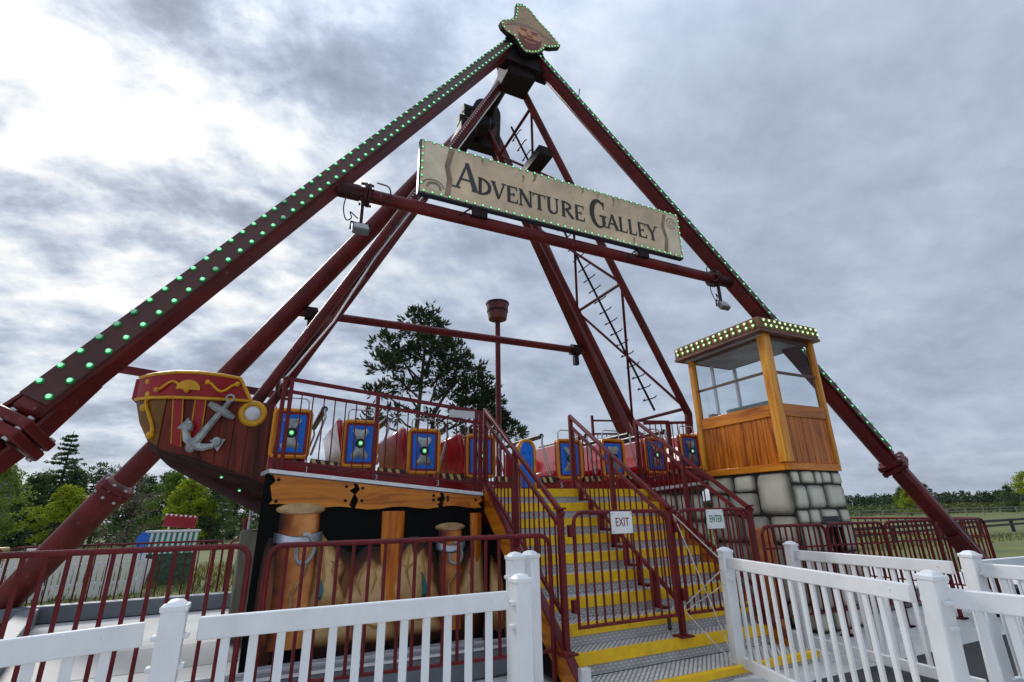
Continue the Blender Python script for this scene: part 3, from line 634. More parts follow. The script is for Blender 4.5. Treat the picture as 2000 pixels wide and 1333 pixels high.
# ------------------------------------------------------------------ the boat
boat = thing('swing_boat', 'red pirate ship gondola with blue seat-end panels hanging in the ride frame', 'boat ride', (XC, 8.25, 1.1))
CY = 8.25
def dz(x): return 0.0186*(x-3.75)**2
def lerp_tab(tab, x):
    for (a, *va), (c, *vc) in zip(tab, tab[1:]):
        if a <= x <= c:
            t = (x-a)/(c-a); t2 = t; return [p+(q-p)*t2 for p, q in zip(va, vc)]
    return list(tab[0][1:]) if x < tab[0][0] else list(tab[-1][1:])
HT = [(-1.62, 3.30, 3.02, 2.98, 0.60), (-1.52, 3.30, 2.76, 2.70, 0.72), (-1.38, 3.28, 2.53, 2.45, 0.82), (-1.20, 3.20, 2.42, 2.29, 0.90), (-0.85, 3.12, 2.33, 2.10, 0.98), (-0.40, 3.06, 2.17, 1.86, 1.0), (-0.02, 3.05, 2.03, 1.66, 1.0), (0.8, 2.23, 1.78, 1.46, 1.0), (2.2, 2.1, 1.50, 1.25, 1.0), (3.75, 2.06, 1.40, 1.15, 1.0)]
def hull(x):
    xx = x if x <= 3.75 else 7.5-x
    zt, zc, zk, w = lerp_tab(HT, xx)
    if 0 <= xx: zt = 2.07+dz(x)
    return zt, zc, zk, w
def hull_pt(x, v, off=0.0):
    zt, zc, zk, w = hull(x); z = zt+(zc-zt)*v
    return Vector((x, CY-w*(1-0.05*v)-off, z))
def hull_section(x, ztop=None):
    zt, zc, zk, w = hull(x); zt = ztop if ztop else zt
    s = [(w, zt), (w*0.97, (zt+zc)/2), (w*0.95, zc), (w*0.66, zc-(zc-zk)*0.5), (w*0.62, zc-(zc-zk)*0.62), (w*0.3, zk), (0.0, zk-0.01)]
    return [Vector((x, CY-a, z)) for a, z in s]+[Vector((x, CY+a, z)) for a, z in s[-2::-1]]
def loft(xs, z_of=None):
    b = MB(); secs = [hull_section(x, z_of(x) if z_of else None) for x in xs]; k = len(secs[0]); vs = [p for s in secs for p in s]; fs = []; mi = []
    for i in range(len(xs)-1):
        for j in range(k-1):
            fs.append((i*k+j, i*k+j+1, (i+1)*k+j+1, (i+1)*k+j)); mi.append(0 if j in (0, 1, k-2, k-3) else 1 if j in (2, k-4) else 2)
    for i in (0, len(xs)-1):
        r = tuple(range(i*k, (i+1)*k)); fs.append(r if i else r[::-1]); mi.append(0)
    for i in range(len(xs)-1): fs.append((i*k, (i+1)*k, (i+1)*k+k-1, i*k+k-1)); mi.append(0)
    b.add(vs, fs); b.m = mi; return b
endx = [-1.62, -1.57, -1.52, -1.45, -1.38, -1.3, -1.20, -1.0, -0.85, -0.6, -0.40, -0.2, -0.02]
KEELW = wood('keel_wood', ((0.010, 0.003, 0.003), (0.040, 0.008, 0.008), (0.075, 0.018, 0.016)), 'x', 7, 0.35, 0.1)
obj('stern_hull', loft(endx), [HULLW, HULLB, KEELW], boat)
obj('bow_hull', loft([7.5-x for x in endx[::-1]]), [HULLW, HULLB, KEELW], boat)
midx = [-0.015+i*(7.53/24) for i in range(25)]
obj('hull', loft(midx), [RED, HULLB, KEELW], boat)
for m_ in (HULLB, KEELW): p_ = m_.node_tree.nodes['Principled BSDF']; p_.inputs['Specular IOR Level'].default_value = 0.06; p_.inputs['Coat Weight'].default_value = 0.0; p_.inputs['Roughness'].default_value = 0.6
# plank seams on the stern side
for i, xx in enumerate((-0.98, -0.78, -0.60, -0.42, -0.24, -0.12)):
    pass
b = MB(); xs = [-0.97, -0.80, -0.62, -0.46, -0.30, -0.16, -0.05]
for i in range(len(xs)-1):
    a, c = xs[i]+0.006, xs[i+1]-0.006
    pb = MB()
    vs = [hull_pt(a, 0.02, 0.004), hull_pt(c, 0.02, 0.004), hull_pt(c, 0.5, 0.004), hull_pt(c, 0.98, 0.004), hull_pt(a, 0.98, 0.004), hull_pt(a, 0.5, 0.004)]
    f = [p-Y_*0.012 for p in vs]; pb.add(f+vs, [(0, 1, 2, 5)[::-1], (5, 2, 3, 4)[::-1]]+[(i2, (i2+1) % 6, (i2+1) % 6+6, i2+6) for i2 in range(6)])
    obj('plank', pb, HULLW, boat)
# olive panel and red pilasters at the rounded end
b = MB(); xs2 = [-1.61, -1.54, -1.45, -1.36, -1.26]
vs = [hull_pt(x, v, 0.012) for x in xs2 for v in (0.0, 0.35, 0.7, 0.99)]
b.add(vs, [(i*4+j, i*4+j+1, (i+1)*4+j+1, (i+1)*4+j) for i in range(4) for j in range(3)]); obj('olive_panel', b, OLIVE, boat)
for x0, x1, lean in ((-1.20, -1.09, 0.10), (-0.94, -0.82, 0.02)):
    b = MB(); vs = [hull_pt(x+lean*v, v, 0.022) for x in (x0, (x0+x1)/2, x1) for v in (0.0, 0.3, 0.6, 0.9)]
    b.add(vs, [(i*4+j, i*4+j+1, (i+1)*4+j+1, (i+1)*4+j) for i in range(2) for j in range(3)]); pil = obj('pilaster', b, RED, boat)
    for x in (x0, x1):
        b = MB(); b.path([hull_pt(x+lean*v, v, 0.026) for v in (0.0, 0.3, 0.6, 0.88)], 0.007, 5); obj('gold_edge', b, GOLD, pil)
def scroll(mb, pts, r): mb.path(pts, r, 6); mb.ell(pts[0], (r*2.0,)*3, 8, 5); mb.ell(pts[-1], (r*2.2,)*3, 8, 5)
b = MB(); scroll(b, [hull_pt(-1.50+0.05*math.sin(i*0.9)+0.012*i, 0.05+0.085*i, 0.03) for i in range(11)], 0.022); b.ell(hull_pt(-1.46, 0.3, 0.03), (0.05, 0.03, 0.06), 8, 5); b.ell(hull_pt(-1.50, 0.62, 0.03), (0.04, 0.03, 0.05), 8, 5)
obj('gold_scroll', b, GOLD, boat)
# red bulwark band with gold edges
tx = [-1.62, -1.54, -1.42, -1.2, -0.95, -0.7, -0.47]
ztop = lambda x: 3.33+0.05*math.sin(max(0, min(1, (x+1.62)/1.2))*math.pi)
def bpt(x, t, off):
    w = hull(x)[3]; xb = x if t > 0 else x+(0.16 if x > -0.5 else 0.10 if x > -0.75 else 0.03 if x > -1 else 0)
    return Vector((xb, CY-w-off, 3.055+(ztop(x)-3.055)*t))
b = MB(); k = len(tx)
fr = [bpt(x, t, 0.045+0.03*t) for x in tx for t in (0, 1)]; bk = [p+Y_*0.08 for p in fr]
b.add(fr+bk, [(2*i, 2*i+1, 2*i+3, 2*i+2)[::-1] for i in range(k-1)]+[(2*i+1, 2*k+2*i+1, 2*k+2*i+3, 2*i+3) for i in range(k-1)]+[(2*i, 2*i+2, 2*k+2*i+2, 2*k+2*i) for i in range(k-1)]+[(2*k-2, 2*k-1, 4*k-1, 4*k-2), (0, 2*k, 2*k+1, 1)])
# round the end and down the far side
e0 = CY-hull(-1.62)[3]
b.box((-1.67, e0-0.03, 3.055), (-1.60, CY+0.6, 3.33), 0.01); b.box((-1.62, CY+0.9, 3.055), (-0.35, CY+1.04, 3.34), 0.01)
bw = obj('bulwark', b, RED, boat)
b = MB(); b.path([bpt(x, 1, 0.08) for x in tx]+[bpt(-0.47, 0, 0.06)], 0.022, 6); b.path([bpt(x, 0, 0.055) for x in tx], 0.02, 6); obj('gold_rim', b, GOLD, bw)
b = MB(); b.prism([(-1.03+0.13*math.cos(R_(a)), 3.15+0.13*math.sin(R_(a))*0.95) for a in range(0, 181, 18)], (0, CY-0.945-0.065, 0), X_, Z_, 0.03); obj('gold_fan', b, GOLD, bw)
for x0, flip in ((-0.83, 1), (-1.38, -1)):
    b = MB(); pts = []
    for i in range(9):
        x = x0+0.042*i*1.0; z = 3.20+flip*(0.055*math.cos(i*0.8)-0.008*i*0); pts.append(Vector((x, CY-hull(x)[3]-0.085, z)))
    scroll(b, pts, 0.016); obj('gold_scroll', b, GOLD, bw)
# porthole
b = MB(); c = hull_pt(-0.27, 0.17, 0.02)
t = MB(); t.path([(c.x+0.135*math.cos(a*0.3927), c.y, c.z+0.135*math.sin(a*0.3927)) for a in range(16)], 0.038, 8, True); ph = obj('porthole', t, GOLD, boat)
t = MB(); t.ell(c, (0.10, 0.05, 0.10), 14, 8); obj('porthole_glass', t, mat('milky_dome', (0.62, 0.63, 0.66), 0.2, 0, .05), ph)
# anchor
an = MB(); a0 = Vector((-0.58, CY-1.06, 2.97)); a1 = Vector((-0.86, CY-1.055, 2.47))
an.path([a0+Vector((0.03, 0, 0.06)), a0.lerp(a1, .1), a0.lerp(a1, .5), a1], [0.032, 0.036, 0.041, 0.054], 8)
dirn = (a1-a0).normalized(); pr = Vector((dirn.z, 0, -dirn.x))
st0 = a0.lerp(a1, 0.14); an.path([st0-pr*0.17, st0-pr*0.09, st0+pr*0.09, st0+pr*0.17], [0.028, 0.048, 0.048, 0.032], 8)
an.path([a0+Vector((0.03+0.045*math.cos(t2*0.785), 0, 0.10+0.045*math.sin(t2*0.785))) for t2 in range(8)], 0.013, 6, True)
for s in (-1, 1):
    arm = [a1+pr*s*0.0, a1+pr*s*0.10-dirn*0.02, a1+pr*s*0.19-dirn*0.10]; an.path(arm, [0.056, 0.047, 0.030], 8)
    tip = arm[-1]; an.prism([(-0.085, 0.0), (0.085, 0.0), (0.0, 0.15)], tip+Y_*0.02, (pr*0.9+dirn*0.4*s).normalized(), (-dirn*0.9+pr*0.4*s).normalized(), 0.02, 0.02)
    an.ell(tip-dirn*0.05, (0.06, 0.035, 0.07), 8, 5)
an.ell(a1+dirn*0.04, (0.06, 0.045, 0.06), 8, 6)
obj('anchor', an, SILVER, boat)
# orange edge strip where the stern meets the seats
b = MB(); b.path([Vector((0.0, CY-1.03, 2.40)), Vector((0.05, CY-1.03, 2.96))], 0.028, 6); obj('orange_strip', b, ORANGE, boat)
for xx, vv in ((-0.52, 0.03), (-0.30, 0.0)):
    s = hull_section(xx); q = s[2].lerp(s[3], 0.6) if xx < -0.4 else s[3]; inst('bulb', bulb_mesh('bulb', 0.022), boat, q+Vector((0, -0.01, -0.01)), frame_to((0, -0.6, -0.8), X_))
# seats, doors, lap bars
def rotY(a): return Matrix.Rotation(a, 3, 'Y')
doors = [0.22, 1.11, 2.02, 2.91, 4.51, 5.41, 6.36, 7.22]
BONE = [(-0.085, 0.21), (-0.115, 0.17), (-0.075, 0.12), (-0.05, 0.0), (-0.08, -0.12), (-0.12, -0.16), (-0.10, -0.21), (-0.045, -0.20), (0.0, -0.18), (0.045, -0.20), (0.10, -0.21), (0.12, -0.16), (0.08, -0.12), (0.05, 0.0), (0.075, 0.12), (0.115, 0.17), (0.085, 0.21), (0.03, 0.19), (-0.03, 0.19)]
def ring_rect(mb, w, h, r, rad, c, M, y):
    pts = []
    for cx, cz, a0 in ((w-rad, h-rad, 0), (-w+rad, h-rad, 90), (-w+rad, -h+rad, 180), (w-rad, -h+rad, 270)):
        for i in range(4): a = R_(a0+30*i); pts.append(c+M @ Vector((cx+rad*math.cos(a), y, cz+rad*math.sin(a))))
    mb.path(pts, r, 6, True)
SBULB = bulb_mesh('bulb', 0.036)
for i, x in enumerate(doors):
    z0 = 2.12+dz(x); M = Matrix.Identity(3); c = Vector((x, CY-1.06, z0+0.31)); s = 1 if x < 3.75 else -1
    b = MB(); b.obox(c+Y_*0.07, (0.23, 0.05, 0.31), M, 0.03); dr = obj('seat_end_panel', b, RED, boat)
    b = MB(); ring_rect(b, 0.225, 0.305, 0.026, 0.05, c, M, 0.0); obj('orange_frame', b, ORANGE, dr)
    b = MB(); b.obox(c+Y_*0.012, (0.165, 0.012, 0.25), M, 0.006); obj('blue_panel', b, BLUE, dr)
    b = MB(); b.pillow([(p[0], p[1]) for p in BONE], c, M @ X_, M @ Z_, 0.03, 0.35, 0.004); obj('bone_emblem', b, SILVER, dr)
    b = MB(); b.path([c+M @ Vector((0.055*math.cos(a*0.6283), -0.03, 0.055*math.sin(a*0.6283))) for a in range(10)], 0.014, 6, True); obj('lamp_ring', b, DARK, dr)
    inst('bulb', SBULB, dr, c+Vector((0, -0.028, 0)), FRONT)
    b = MB(); h = c+M @ Vector((0, 0.05, 0.31)); b.path([h+M @ Vector((-0.18, 0, 0)), h+M @ Vector((-0.18, 0, 0.13)), h+M @ Vector((-0.14, 0, 0.17)), h+M @ Vector((0.14, 0, 0.17)), h+M @ Vector((0.18, 0, 0.13)), h+M @ Vector((0.18, 0, 0))], 0.011, 6); obj('grab_rail', b, STEEL, dr)
    # far-side end panel
    b = MB(); b.obox(Vector((x, CY+1.0, z0+0.31)), (0.23, 0.05, 0.31), M, 0.03); obj('far_end_panel', b, RED, boat)
    # bench: backrest, cushion and kick panel spanning the hull
    b = MB(); xb = x-s*0.20; b.obox(Vector((xb-s*0.02, CY, z0+0.36)), (0.045, 0.92, 0.30), M @ rotY(-s*R_(12)), 0.03); st = obj('seat', b, SEATM, boat)
    b = MB(); b.obox(Vector((x+s*0.02, CY, z0+0.10)), (0.20, 0.92, 0.05), M, 0.03); obj('cushion', b, SEATM, st)
    b = MB(); b.obox(Vector((x+s*0.17, CY, z0-0.03)), (0.03, 0.92, 0.10), M, 0.01); obj('kick_panel', b, RED, st)
    b = MB(); b.path([Vector((xb-s*0.08, CY-0.9, z0+0.665)), Vector((xb-s*0.08, CY+0.9, z0+0.665))], 0.016, 6); obj('piping', b, WPAINT, st)
    b = MB(); lx = x+s*0.40; lz = z0+0.70
    b.path([Vector((lx, CY-0.84, lz)), Vector((lx, CY+0.84, lz))], 0.045, 10); lb = obj('lap_bar', b, PADM, boat)
    for yy in (-0.88, 0.88): b = MB(); b.path([Vector((lx, CY+yy*0.98, lz)), Vector((lx+s*0.02, CY+yy, lz-0.12)), Vector((x+s*0.28, CY+yy, z0+0.05))], 0.018, 6); obj('lap_bar_arm', b, STEEL, lb)
# small round-topped middle door
c = Vector((3.70, CY-1.07, 2.35)); pts = [(-0.14, -0.40), (0.14, -0.40), (0.14, 0.22)]+[(0.14*math.cos(R_(a)), 0.22+0.14*math.sin(R_(a))) for a in range(15, 180, 15)]+[(-0.14, 0.22)]
b = MB(); b.prism([(p[0]*1.0, p[1]) for p in pts], c+Y_*0.09, X_, Z_, 0.02, 0.05); md = obj('middle_door', b, RED, boat)
b = MB(); b.path([c+Vector((p[0], 0, p[1])) for p in pts], 0.026, 6, True); obj('orange_frame', b, ORANGE, md)
b = MB(); b.prism([(p[0]*0.78, p[1]*0.93) for p in pts], c, X_, Z_, 0.004, 0.03); obj('blue_panel', b, BLUE, md)
b = MB()
for sx2 in (-1, 1): b.ell(c+Vector((sx2*0.055, -0.006, 0.16)), (0.012, 0.008, 0.012), 6, 4)
obj('rivet', b, DARK, md)
# hazard strip between the seat ends
HZY = mat('hazard_yellow', (0.62, 0.43, 0.14), 0.5); edges = [-0.02]+sorted(doors+[3.70])+[7.52]
for a, c in zip(edges, edges[1:]):
    a += 0.27 if a > 0 else 0.04; c -= 0.27 if c < 7.5 else 0.04
    if c-a < 0.15: continue
    b = MB(); b.beam((a, CY-1.02, 2.10+dz(a)), (c, CY-1.02, 2.10+dz(c)), 0.06, 0.09); hz = obj('hazard_strip', b, BLACK, boat)
    e = a+0.05
    while e < c-0.05:
        b = MB(); b.prism([(-0.05, -0.04), (0.0, -0.04), (0.0-0.03, 0.04), (-0.08, 0.04)], (e+0.04, CY-1.052, 2.10+dz(e)), X_, Z_, 0.003); obj('hazard_stripe', b, HZY, hz); e += 0.115
# row numbers on the hull band
for x, d in ((0.46, '1'), (1.37, '2'), (2.26, '3'), (3.15, '4'), (4.36, '5'), (5.42, '6'), (6.32, '7')):
    me = text_mesh('row_number', d, 0.115, WPAINT, 0.002)
    inst('row_number', me, boat, (x, CY-1.006, 2.005+dz(x)-0.005 if x < 3.3 else 2.015+dz(x)), FRONT)
# suspension trusses from axle to hull
for s in (-1, 1):
    tp = Vector((XC, 0, 10.9)); bt = Vector((XC+s*3.84, 0, 3.45))
    Af = lambda t: Vector((tp.x+(bt.x-tp.x)*t, 7.5, tp.z+(bt.z-tp.z)*t)); Ar = lambda t: Af(t)+Y_*1.7; Am = lambda t: Af(t)+Y_*0.85
    b = MB(); e = 1.0 if s > 0 else 1.10; b.tube(Af(0.0), Af(e), 0.078, 12); b.tube(Af(e), Vector((Af(e).x-s*0.12, 7.5, 2.3)), 0.078, 12); b.ell(Af(e), (.078,)*3, 10, 6); tr = obj('suspension_truss', b, MAROON, boat)
    b = MB(); b.tube(Ar(0.0), Ar(e), 0.078, 12); b.tube(Ar(e), Vector((Ar(e).x-s*0.12, 9.2, 2.3)), 0.078, 12); b.ell(Ar(e), (.078,)*3, 10, 6); obj('rear_tube', b, MAROON, tr)
    ts = [0.12, 0.36, 0.64, 0.985]
    b = MB()
    for t in ts: b.tube(Af(t), Ar(t), 0.034, 8)
    for t0, t1 in zip(ts, ts[1:]): b.tube(Af(t0), Ar(t1), 0.030, 8); b.tube(Ar(t0), Af(t1), 0.030, 8)
    obj('bracing', b, MAROON, tr)
    b = MB(); b.tube(Am(0.10), Am(0.97), 0.026, 8)
    n = 26
    for i in range(n):
        q = Am(0.13+0.84*i/n); sd = 0.19
        ax = Vector((0, 1, 0)); b.path([q-ax*sd+Vector((s*0.05, 0, 0.05)), q-ax*sd, q+ax*sd, q+ax*sd+Vector((s*0.05, 0, 0.05))], 0.013, 5)
    obj('climbing_pole', b, DARK, tr)
    b = MB(); b.beam(Af(0.235)+Y_*0.2, Ar(0.235)-Y_*0.25, 0.34, 0.26, Z_, 0.02); obj('counterweight_box', b, DARK, tr)
    if s < 0:
        b = MB(); nrm = Vector((0.89, 0, -0.45)); b.path([Af(0.1)+nrm*0.11, Af(0.5)+nrm*0.12, Af(0.7)+nrm*0.10, Af(0.86)+nrm*0.18, Af(1.0)+nrm*0.11], 0.014, 6); obj('white_cable', b, WPAINT, tr)
        b = MB()
        for i in range(60): q = Af(0.08+0.5*i/60)+Vector((-0.02, -0.078, 0)); b.ell(q, (0.014, 0.008, 0.014), 6, 4)
        obj('rivet_row', b, WPAINT, tr)

# ------------------------------------------------------------------ boarding platform: left wing
WY = 6.65
plat = thing('boarding_platform', 'raised boarding platform with plank fascia over painted pilings and sacks', 'platform', (1.35, 6.9, 0))
def wz(x): return 2.145-0.098*x          # deck edge height along the left wing
b = MB(); b.prism([(0.03, wz(0.03)-0.05), (2.72, wz(2.72)-0.05), (2.72, wz(2.72)), (0.03, wz(0.03))], (0, WY+0.02, 0), X_, Z_, 0.0, 0.53); obj('deck', b, mat('deck_plate', (0.25, 0.25, 0.25), 0.6, 0.2), plat)
b = MB(); b.prism([(0.02, wz(0.02)-0.035), (2.72, wz(2.72)-0.035), (2.72, wz(2.72)+0.008), (0.02, wz(0.02)+0.008)], (0, WY, 0), X_, Z_, 0.03, 0.02); b.beam((0.03, WY-0.02, wz(0)-0.015), (-0.06, WY+0.5, wz(0)-0.015), 0.03, 0.045); obj('deck_edge', b, ALU, plat)
b = MB(); b.prism([(0.05, 0.06), (2.74, 0.06), (2.74, wz(2.74)-0.02), (0.05, wz(0.05)-0.02)], (0, WY+0.03, 0), X_, Z_, 0.0, 0.08); b.box((-0.02, WY+0.03, 0.06), (0.05, WY+0.55, wz(0)-.05)); obj('black_panel', b, PITCH_B, plat)
for x0, x1, ya in ((0.06, 0.985, 0.03), (1.03, 2.10, 0.045), (2.15, 2.70, 0.03)):
    n = 7; pts = []
    for i in range(n+1):
        x = x0+(x1-x0)*i/n; pts.append((x, wz(x)-0.05+0.0*i))
    rag = [(x1+0.02, wz(x1)-0.10), (x1-0.04, wz(x1)-0.14), (x1+0.015, wz(x1)-0.18), (x1-0.03, 1.74)]
    for i in range(n, -1, -1): pts_x = x0+(x1-x0)*i/n; rag.append((pts_x, 1.70+0.018*math.sin(pts_x*9)+(0.05 if x0 < 0.5 else 0)*(1-i/n)))
    rag += [(x0+0.03, 1.80), (x0-0.01, wz(x0)-0.18), (x0+0.04, wz(x0)-0.12)]
    b = MB(); b.prism(pts+rag, (0, WY+0.03, 0), X_, Z_, ya, 0.0); pk = obj('plank', b, OAKX, plat)
    b = MB()
    for bx in (x0+0.07, x1-0.08):
        for bz in (wz(bx)-0.1, 1.79): b.ell((bx, WY+0.03-ya-0.004, bz), (0.02, 0.012, 0.02), 8, 4)
    obj('bolt_head', b, DARK, pk)
SILVP = artmat('silver_band_print', (0.04, 0.045, 0.055), (0.24, 0.27, 0.32), (0.72, 0.76, 0.82), 0.4, 4)
# painted pilings, posts and sacks standing out from the black panel
def smooth(pts, n=4):
    k = len(pts); P = [Vector(p) for p in pts]; out = []
    for i in range(k):
        a, b_, c, d = P[i-1], P[i], P[(i+1) % k], P[(i+2) % k]
        for j in range(n):
            t = j/n; q = 0.5*((2*b_)+(c-a)*t+(2*a-5*b_+4*c-d)*t*t+(3*b_-a-3*c+d)*t*t*t); out.append((q.x, q.y))
    return out
def half_post(x0, x1, z0, z1, xb0=None, xb1=None):
    xb0 = x0 if xb0 is None else xb0; xb1 = x1 if xb1 is None else xb1
    b = MB(); vs = []; n = 8
    for z, a, c in ((z0, xb0, xb1), ((z0+z1)/2, (x0+xb0)/2+0.01, (x1+xb1)/2-0.01), (z1, x0, x1)):
        for i in range(n+1):
            t = math.pi*i/n; vs.append(((a+c)/2-(c-a)/2*math.cos(t), WY+0.03-0.045*math.sin(t)-0.001, z)); b.pv.append((0.0, 0.12, 0.3, 0.55, 0.8, 0.95, 0.8, 0.45, 0.1)[i])
    k = n+1; b.add(vs, [(r*k+i, r*k+i+1, (r+1)*k+i+1, (r+1)*k+i) for r in range(2) for i in range(n)]+[tuple(range(2*k, 3*k))]); return b
for x0, x1, zt, sc in ((0.17, 0.66, 1.71, 1.0), (2.09, 2.46, 1.46, 0.75)):
    pl = obj('piling', half_post(x0+0.02, x1-0.02, 0.25, zt, x0+0.03, x1-0.0), PILEW, plat)
    b = MB(); cx = (x0+x1)/2; b.pillow([(cx+(x1-x0)*0.56*math.cos(R_(a)), zt-0.01+0.075*sc*math.sin(R_(a))) for a in range(0, 360, 20)], (0, WY+0.03, 0), X_, Z_, 0.06, 0.3); obj('piling_cap', b, mat('cut_wood_end', (0.52, 0.33, 0.15), 0.5, 0, 0.2, 9), pl)
    b = MB(); zb = zt-0.31*sc; b.pillow([(x0-0.015+(x1-x0+0.03)*i/8, zb+0.05-0.05*math.sin(math.pi*i/8)) for i in range(9)]+[(x1+0.015-(x1-x0+0.03)*i/8, zb-0.06*sc-0.05*math.sin(math.pi*i/8)) for i in range(9)], (0, WY+0.03, 0), X_, Z_, 0.056, 0.5, 0, ((0.0, 0.85), (0.2, 0.95), (0.6, 1.0), (1.0, 1.0))); obj('silver_band', b, SILVP, pl)
    b = MB(); hx = x1-0.15*sc; hzv = zb-0.06*sc; b.wire([(hx-0.05, WY-0.04, hzv+0.08), (hx+0.03, WY-0.05, hzv+0.06), (hx+0.09*sc, WY-0.05, hzv-0.08), (hx+0.02, WY-0.045, hzv-0.22*sc), (hx-0.08, WY-0.04, hzv-0.20*sc), (hx-0.10, WY-0.04, hzv-0.05)], 0.026*sc, 7); obj('iron_hook', b, SILVER, pl)
    b = MB(); b.path([(hx+0.07, WY-0.04, hzv-0.1), (hx-0.0, WY-0.04, hzv-0.35*sc), (hx-0.1, WY-0.035, hzv-0.55*sc), (hx-0.08, WY-0.035, 0.5)], 0.024*sc, 6); obj('hanging_rope', b, mat('brown_rope_print', (0.40, 0.22, 0.09), 0.6, 0, 0.3, 12), pl)
for x0, x1, z0, z1 in ((1.37, 1.66, 0.5, 1.66), (2.55, 2.72, 0.5, 1.62)): obj('wood_post', half_post(x0, x1, z0, z1), OAKZ, plat)
ROCKP = artmat('brown_rock_print', (0.020, 0.006, 0.003), (0.095, 0.030, 0.010), (0.24, 0.085, 0.03), 0.55, 4)
for pts in ([(0.58, 0.2), (0.6, 0.9), (0.75, 1.25), (0.98, 1.22), (1.15, 1.0), (1.2, 0.2)], [(1.0, 0.2), (1.0, 0.9), (1.14, 1.22), (1.34, 1.25), (1.5, 1.1), (1.55, 0.2)], [(1.45, 0.2), (1.48, 1.0), (1.68, 1.32), (1.9, 1.33), (2.1, 1.1), (2.2, 0.2)], [(2.2, 0.2), (2.3, 0.85), (2.48, 1.15), (2.74, 1.25), (2.74, 0.2)], [(0.07, 0.2), (0.07, 1.25), (0.2, 1.3), (0.3, 0.2)]):
    b = MB(); b.pillow(smooth(pts, 3), (0, WY+0.029, 0), X_, Z_, 0.012, 0.7, 0, ((0.0, 0.0), (0.12, 0.5), (0.5, 0.9), (1.0, 1.0))); obj('painted_rock', b, ROCKP, plat)
def sack(pts): b = MB(); b.pillow(smooth(pts, 3), (0, WY+0.028, 0), X_, Z_, 0.045, 0.75, 0.0, ((0.0, 0.0), (0.08, 0.35), (0.30, 0.75), (0.75, 1.0))); return obj('sack', b, SACK, plat)
sack([(0.58, 0.50), (0.60, 0.80), (0.61, 1.12), (0.63, 1.36), (0.67, 1.43), (0.72, 1.38), (0.76, 1.33), (0.83, 1.27), (0.88, 1.19), (0.96, 1.08), (0.98, 0.98), (0.95, 0.86), (1.00, 0.70), (1.02, 0.50)])
sack([(0.88, 0.48), (0.98, 0.72), (1.04, 0.90), (1.12, 1.00), (1.20, 1.10), (1.29, 1.12), (1.36, 1.07), (1.44, 1.07), (1.52, 1.02), (1.55, 0.80), (1.58, 0.48)])
sack([(1.44, 0.48), (1.46, 0.80), (1.50, 1.02), (1.56, 1.05), (1.62, 1.14), (1.70, 1.24), (1.76, 1.27), (1.79, 1.18), (1.85, 1.17), (1.93, 1.22), (1.98, 1.12), (2.06, 1.02), (2.09, 0.82), (2.16, 0.48)])
sack([(2.34, 0.44), (2.42, 0.78), (2.49, 0.98), (2.56, 1.10), (2.62, 1.19), (2.67, 1.13), (2.73, 1.13), (2.75, 0.80), (2.75, 0.44)])
sack([(0.54, 0.24), (0.56, 0.42), (0.66, 0.56), (0.80, 0.62), (0.92, 0.60), (1.02, 0.52), (1.14, 0.44), (1.18, 0.24)]); sack([(1.10, 0.22), (1.12, 0.38), (1.22, 0.48), (1.34, 0.52), (1.46, 0.47), (1.60, 0.42), (1.66, 0.22)]); sack([(1.58, 0.24), (1.64, 0.44), (1.76, 0.53), (1.90, 0.57), (2.06, 0.50), (2.18, 0.38), (2.20, 0.24)])
FOLD = mat('sack_fold_print', (0.56, 0.31, 0.11), 0.6, 0, 0.3, 6, spec=0.2)
for pts in ([(0.72, 1.36), (0.70, 1.15), (0.74, 0.95), (0.71, 0.72)], [(0.86, 1.2), (0.83, 1.02), (0.90, 0.86), (0.84, 0.66)], [(0.80, 1.12), (0.88, 1.06), (0.93, 1.10)], [(1.15, 1.0), (1.12, 0.85), (1.18, 0.70)], [(1.30, 1.07), (1.33, 0.9), (1.28, 0.7)], [(1.42, 1.0), (1.40, 0.84), (1.45, 0.66)], [(1.60, 1.06), (1.72, 1.0), (1.84, 1.08)], [(1.74, 1.2), (1.70, 0.95), (1.78, 0.70)], [(1.90, 1.12), (1.93, 0.9), (1.86, 0.68)], [(2.58, 1.1), (2.54, 0.9), (2.60, 0.65)], [(0.70, 0.52), (0.85, 0.46), (1.0, 0.50)], [(1.22, 0.44), (1.36, 0.38), (1.52, 0.40)], [(1.74, 0.48), (1.88, 0.42), (2.02, 0.46)]):
    b = MB(); P3 = [(p[0], WY-0.012, p[1]) for p in pts]; b.path(P3, [0.008]+[0.022]*(len(P3)-2)+[0.004], 6); obj('sack_fold', b, FOLD, plat)
for x, z in ((0.70, 0.86), (1.93, 0.80)):
    b = MB(); b.pillow([(x-0.05, z+0.16), (x-0.01, z+0.12), (x+0.06, z-0.05), (x+0.03, z-0.16), (x-0.03, z-0.17), (x-0.02, z)], (0, WY+0.02, 0), X_, Z_, 0.09, 0.4); obj('teal_feather', b, TEAL, plat)
b = MB(); b.prism([(0.06, 0.065), (2.72, 0.065), (2.72, 0.12), (0.06, 0.12)], (0, WY+0.03, 0), X_, Z_, 0.03); obj('bottom_trim', b, ALU, plat)

def balusters(parent, name, pairs, r, m):
    """each bar an object; alike lengths share one mesh"""
    cache = {}
    for a, c in pairs:
        a = Vector(a); c = Vector(c); ln = round((c-a).length, 3)
        if ln not in cache:
            b = MB(); b.tube((0, 0, 0), (0, 0, ln), r, 6); cache[ln] = b.mesh(name, m)
        inst(name, cache[ln], parent, a)
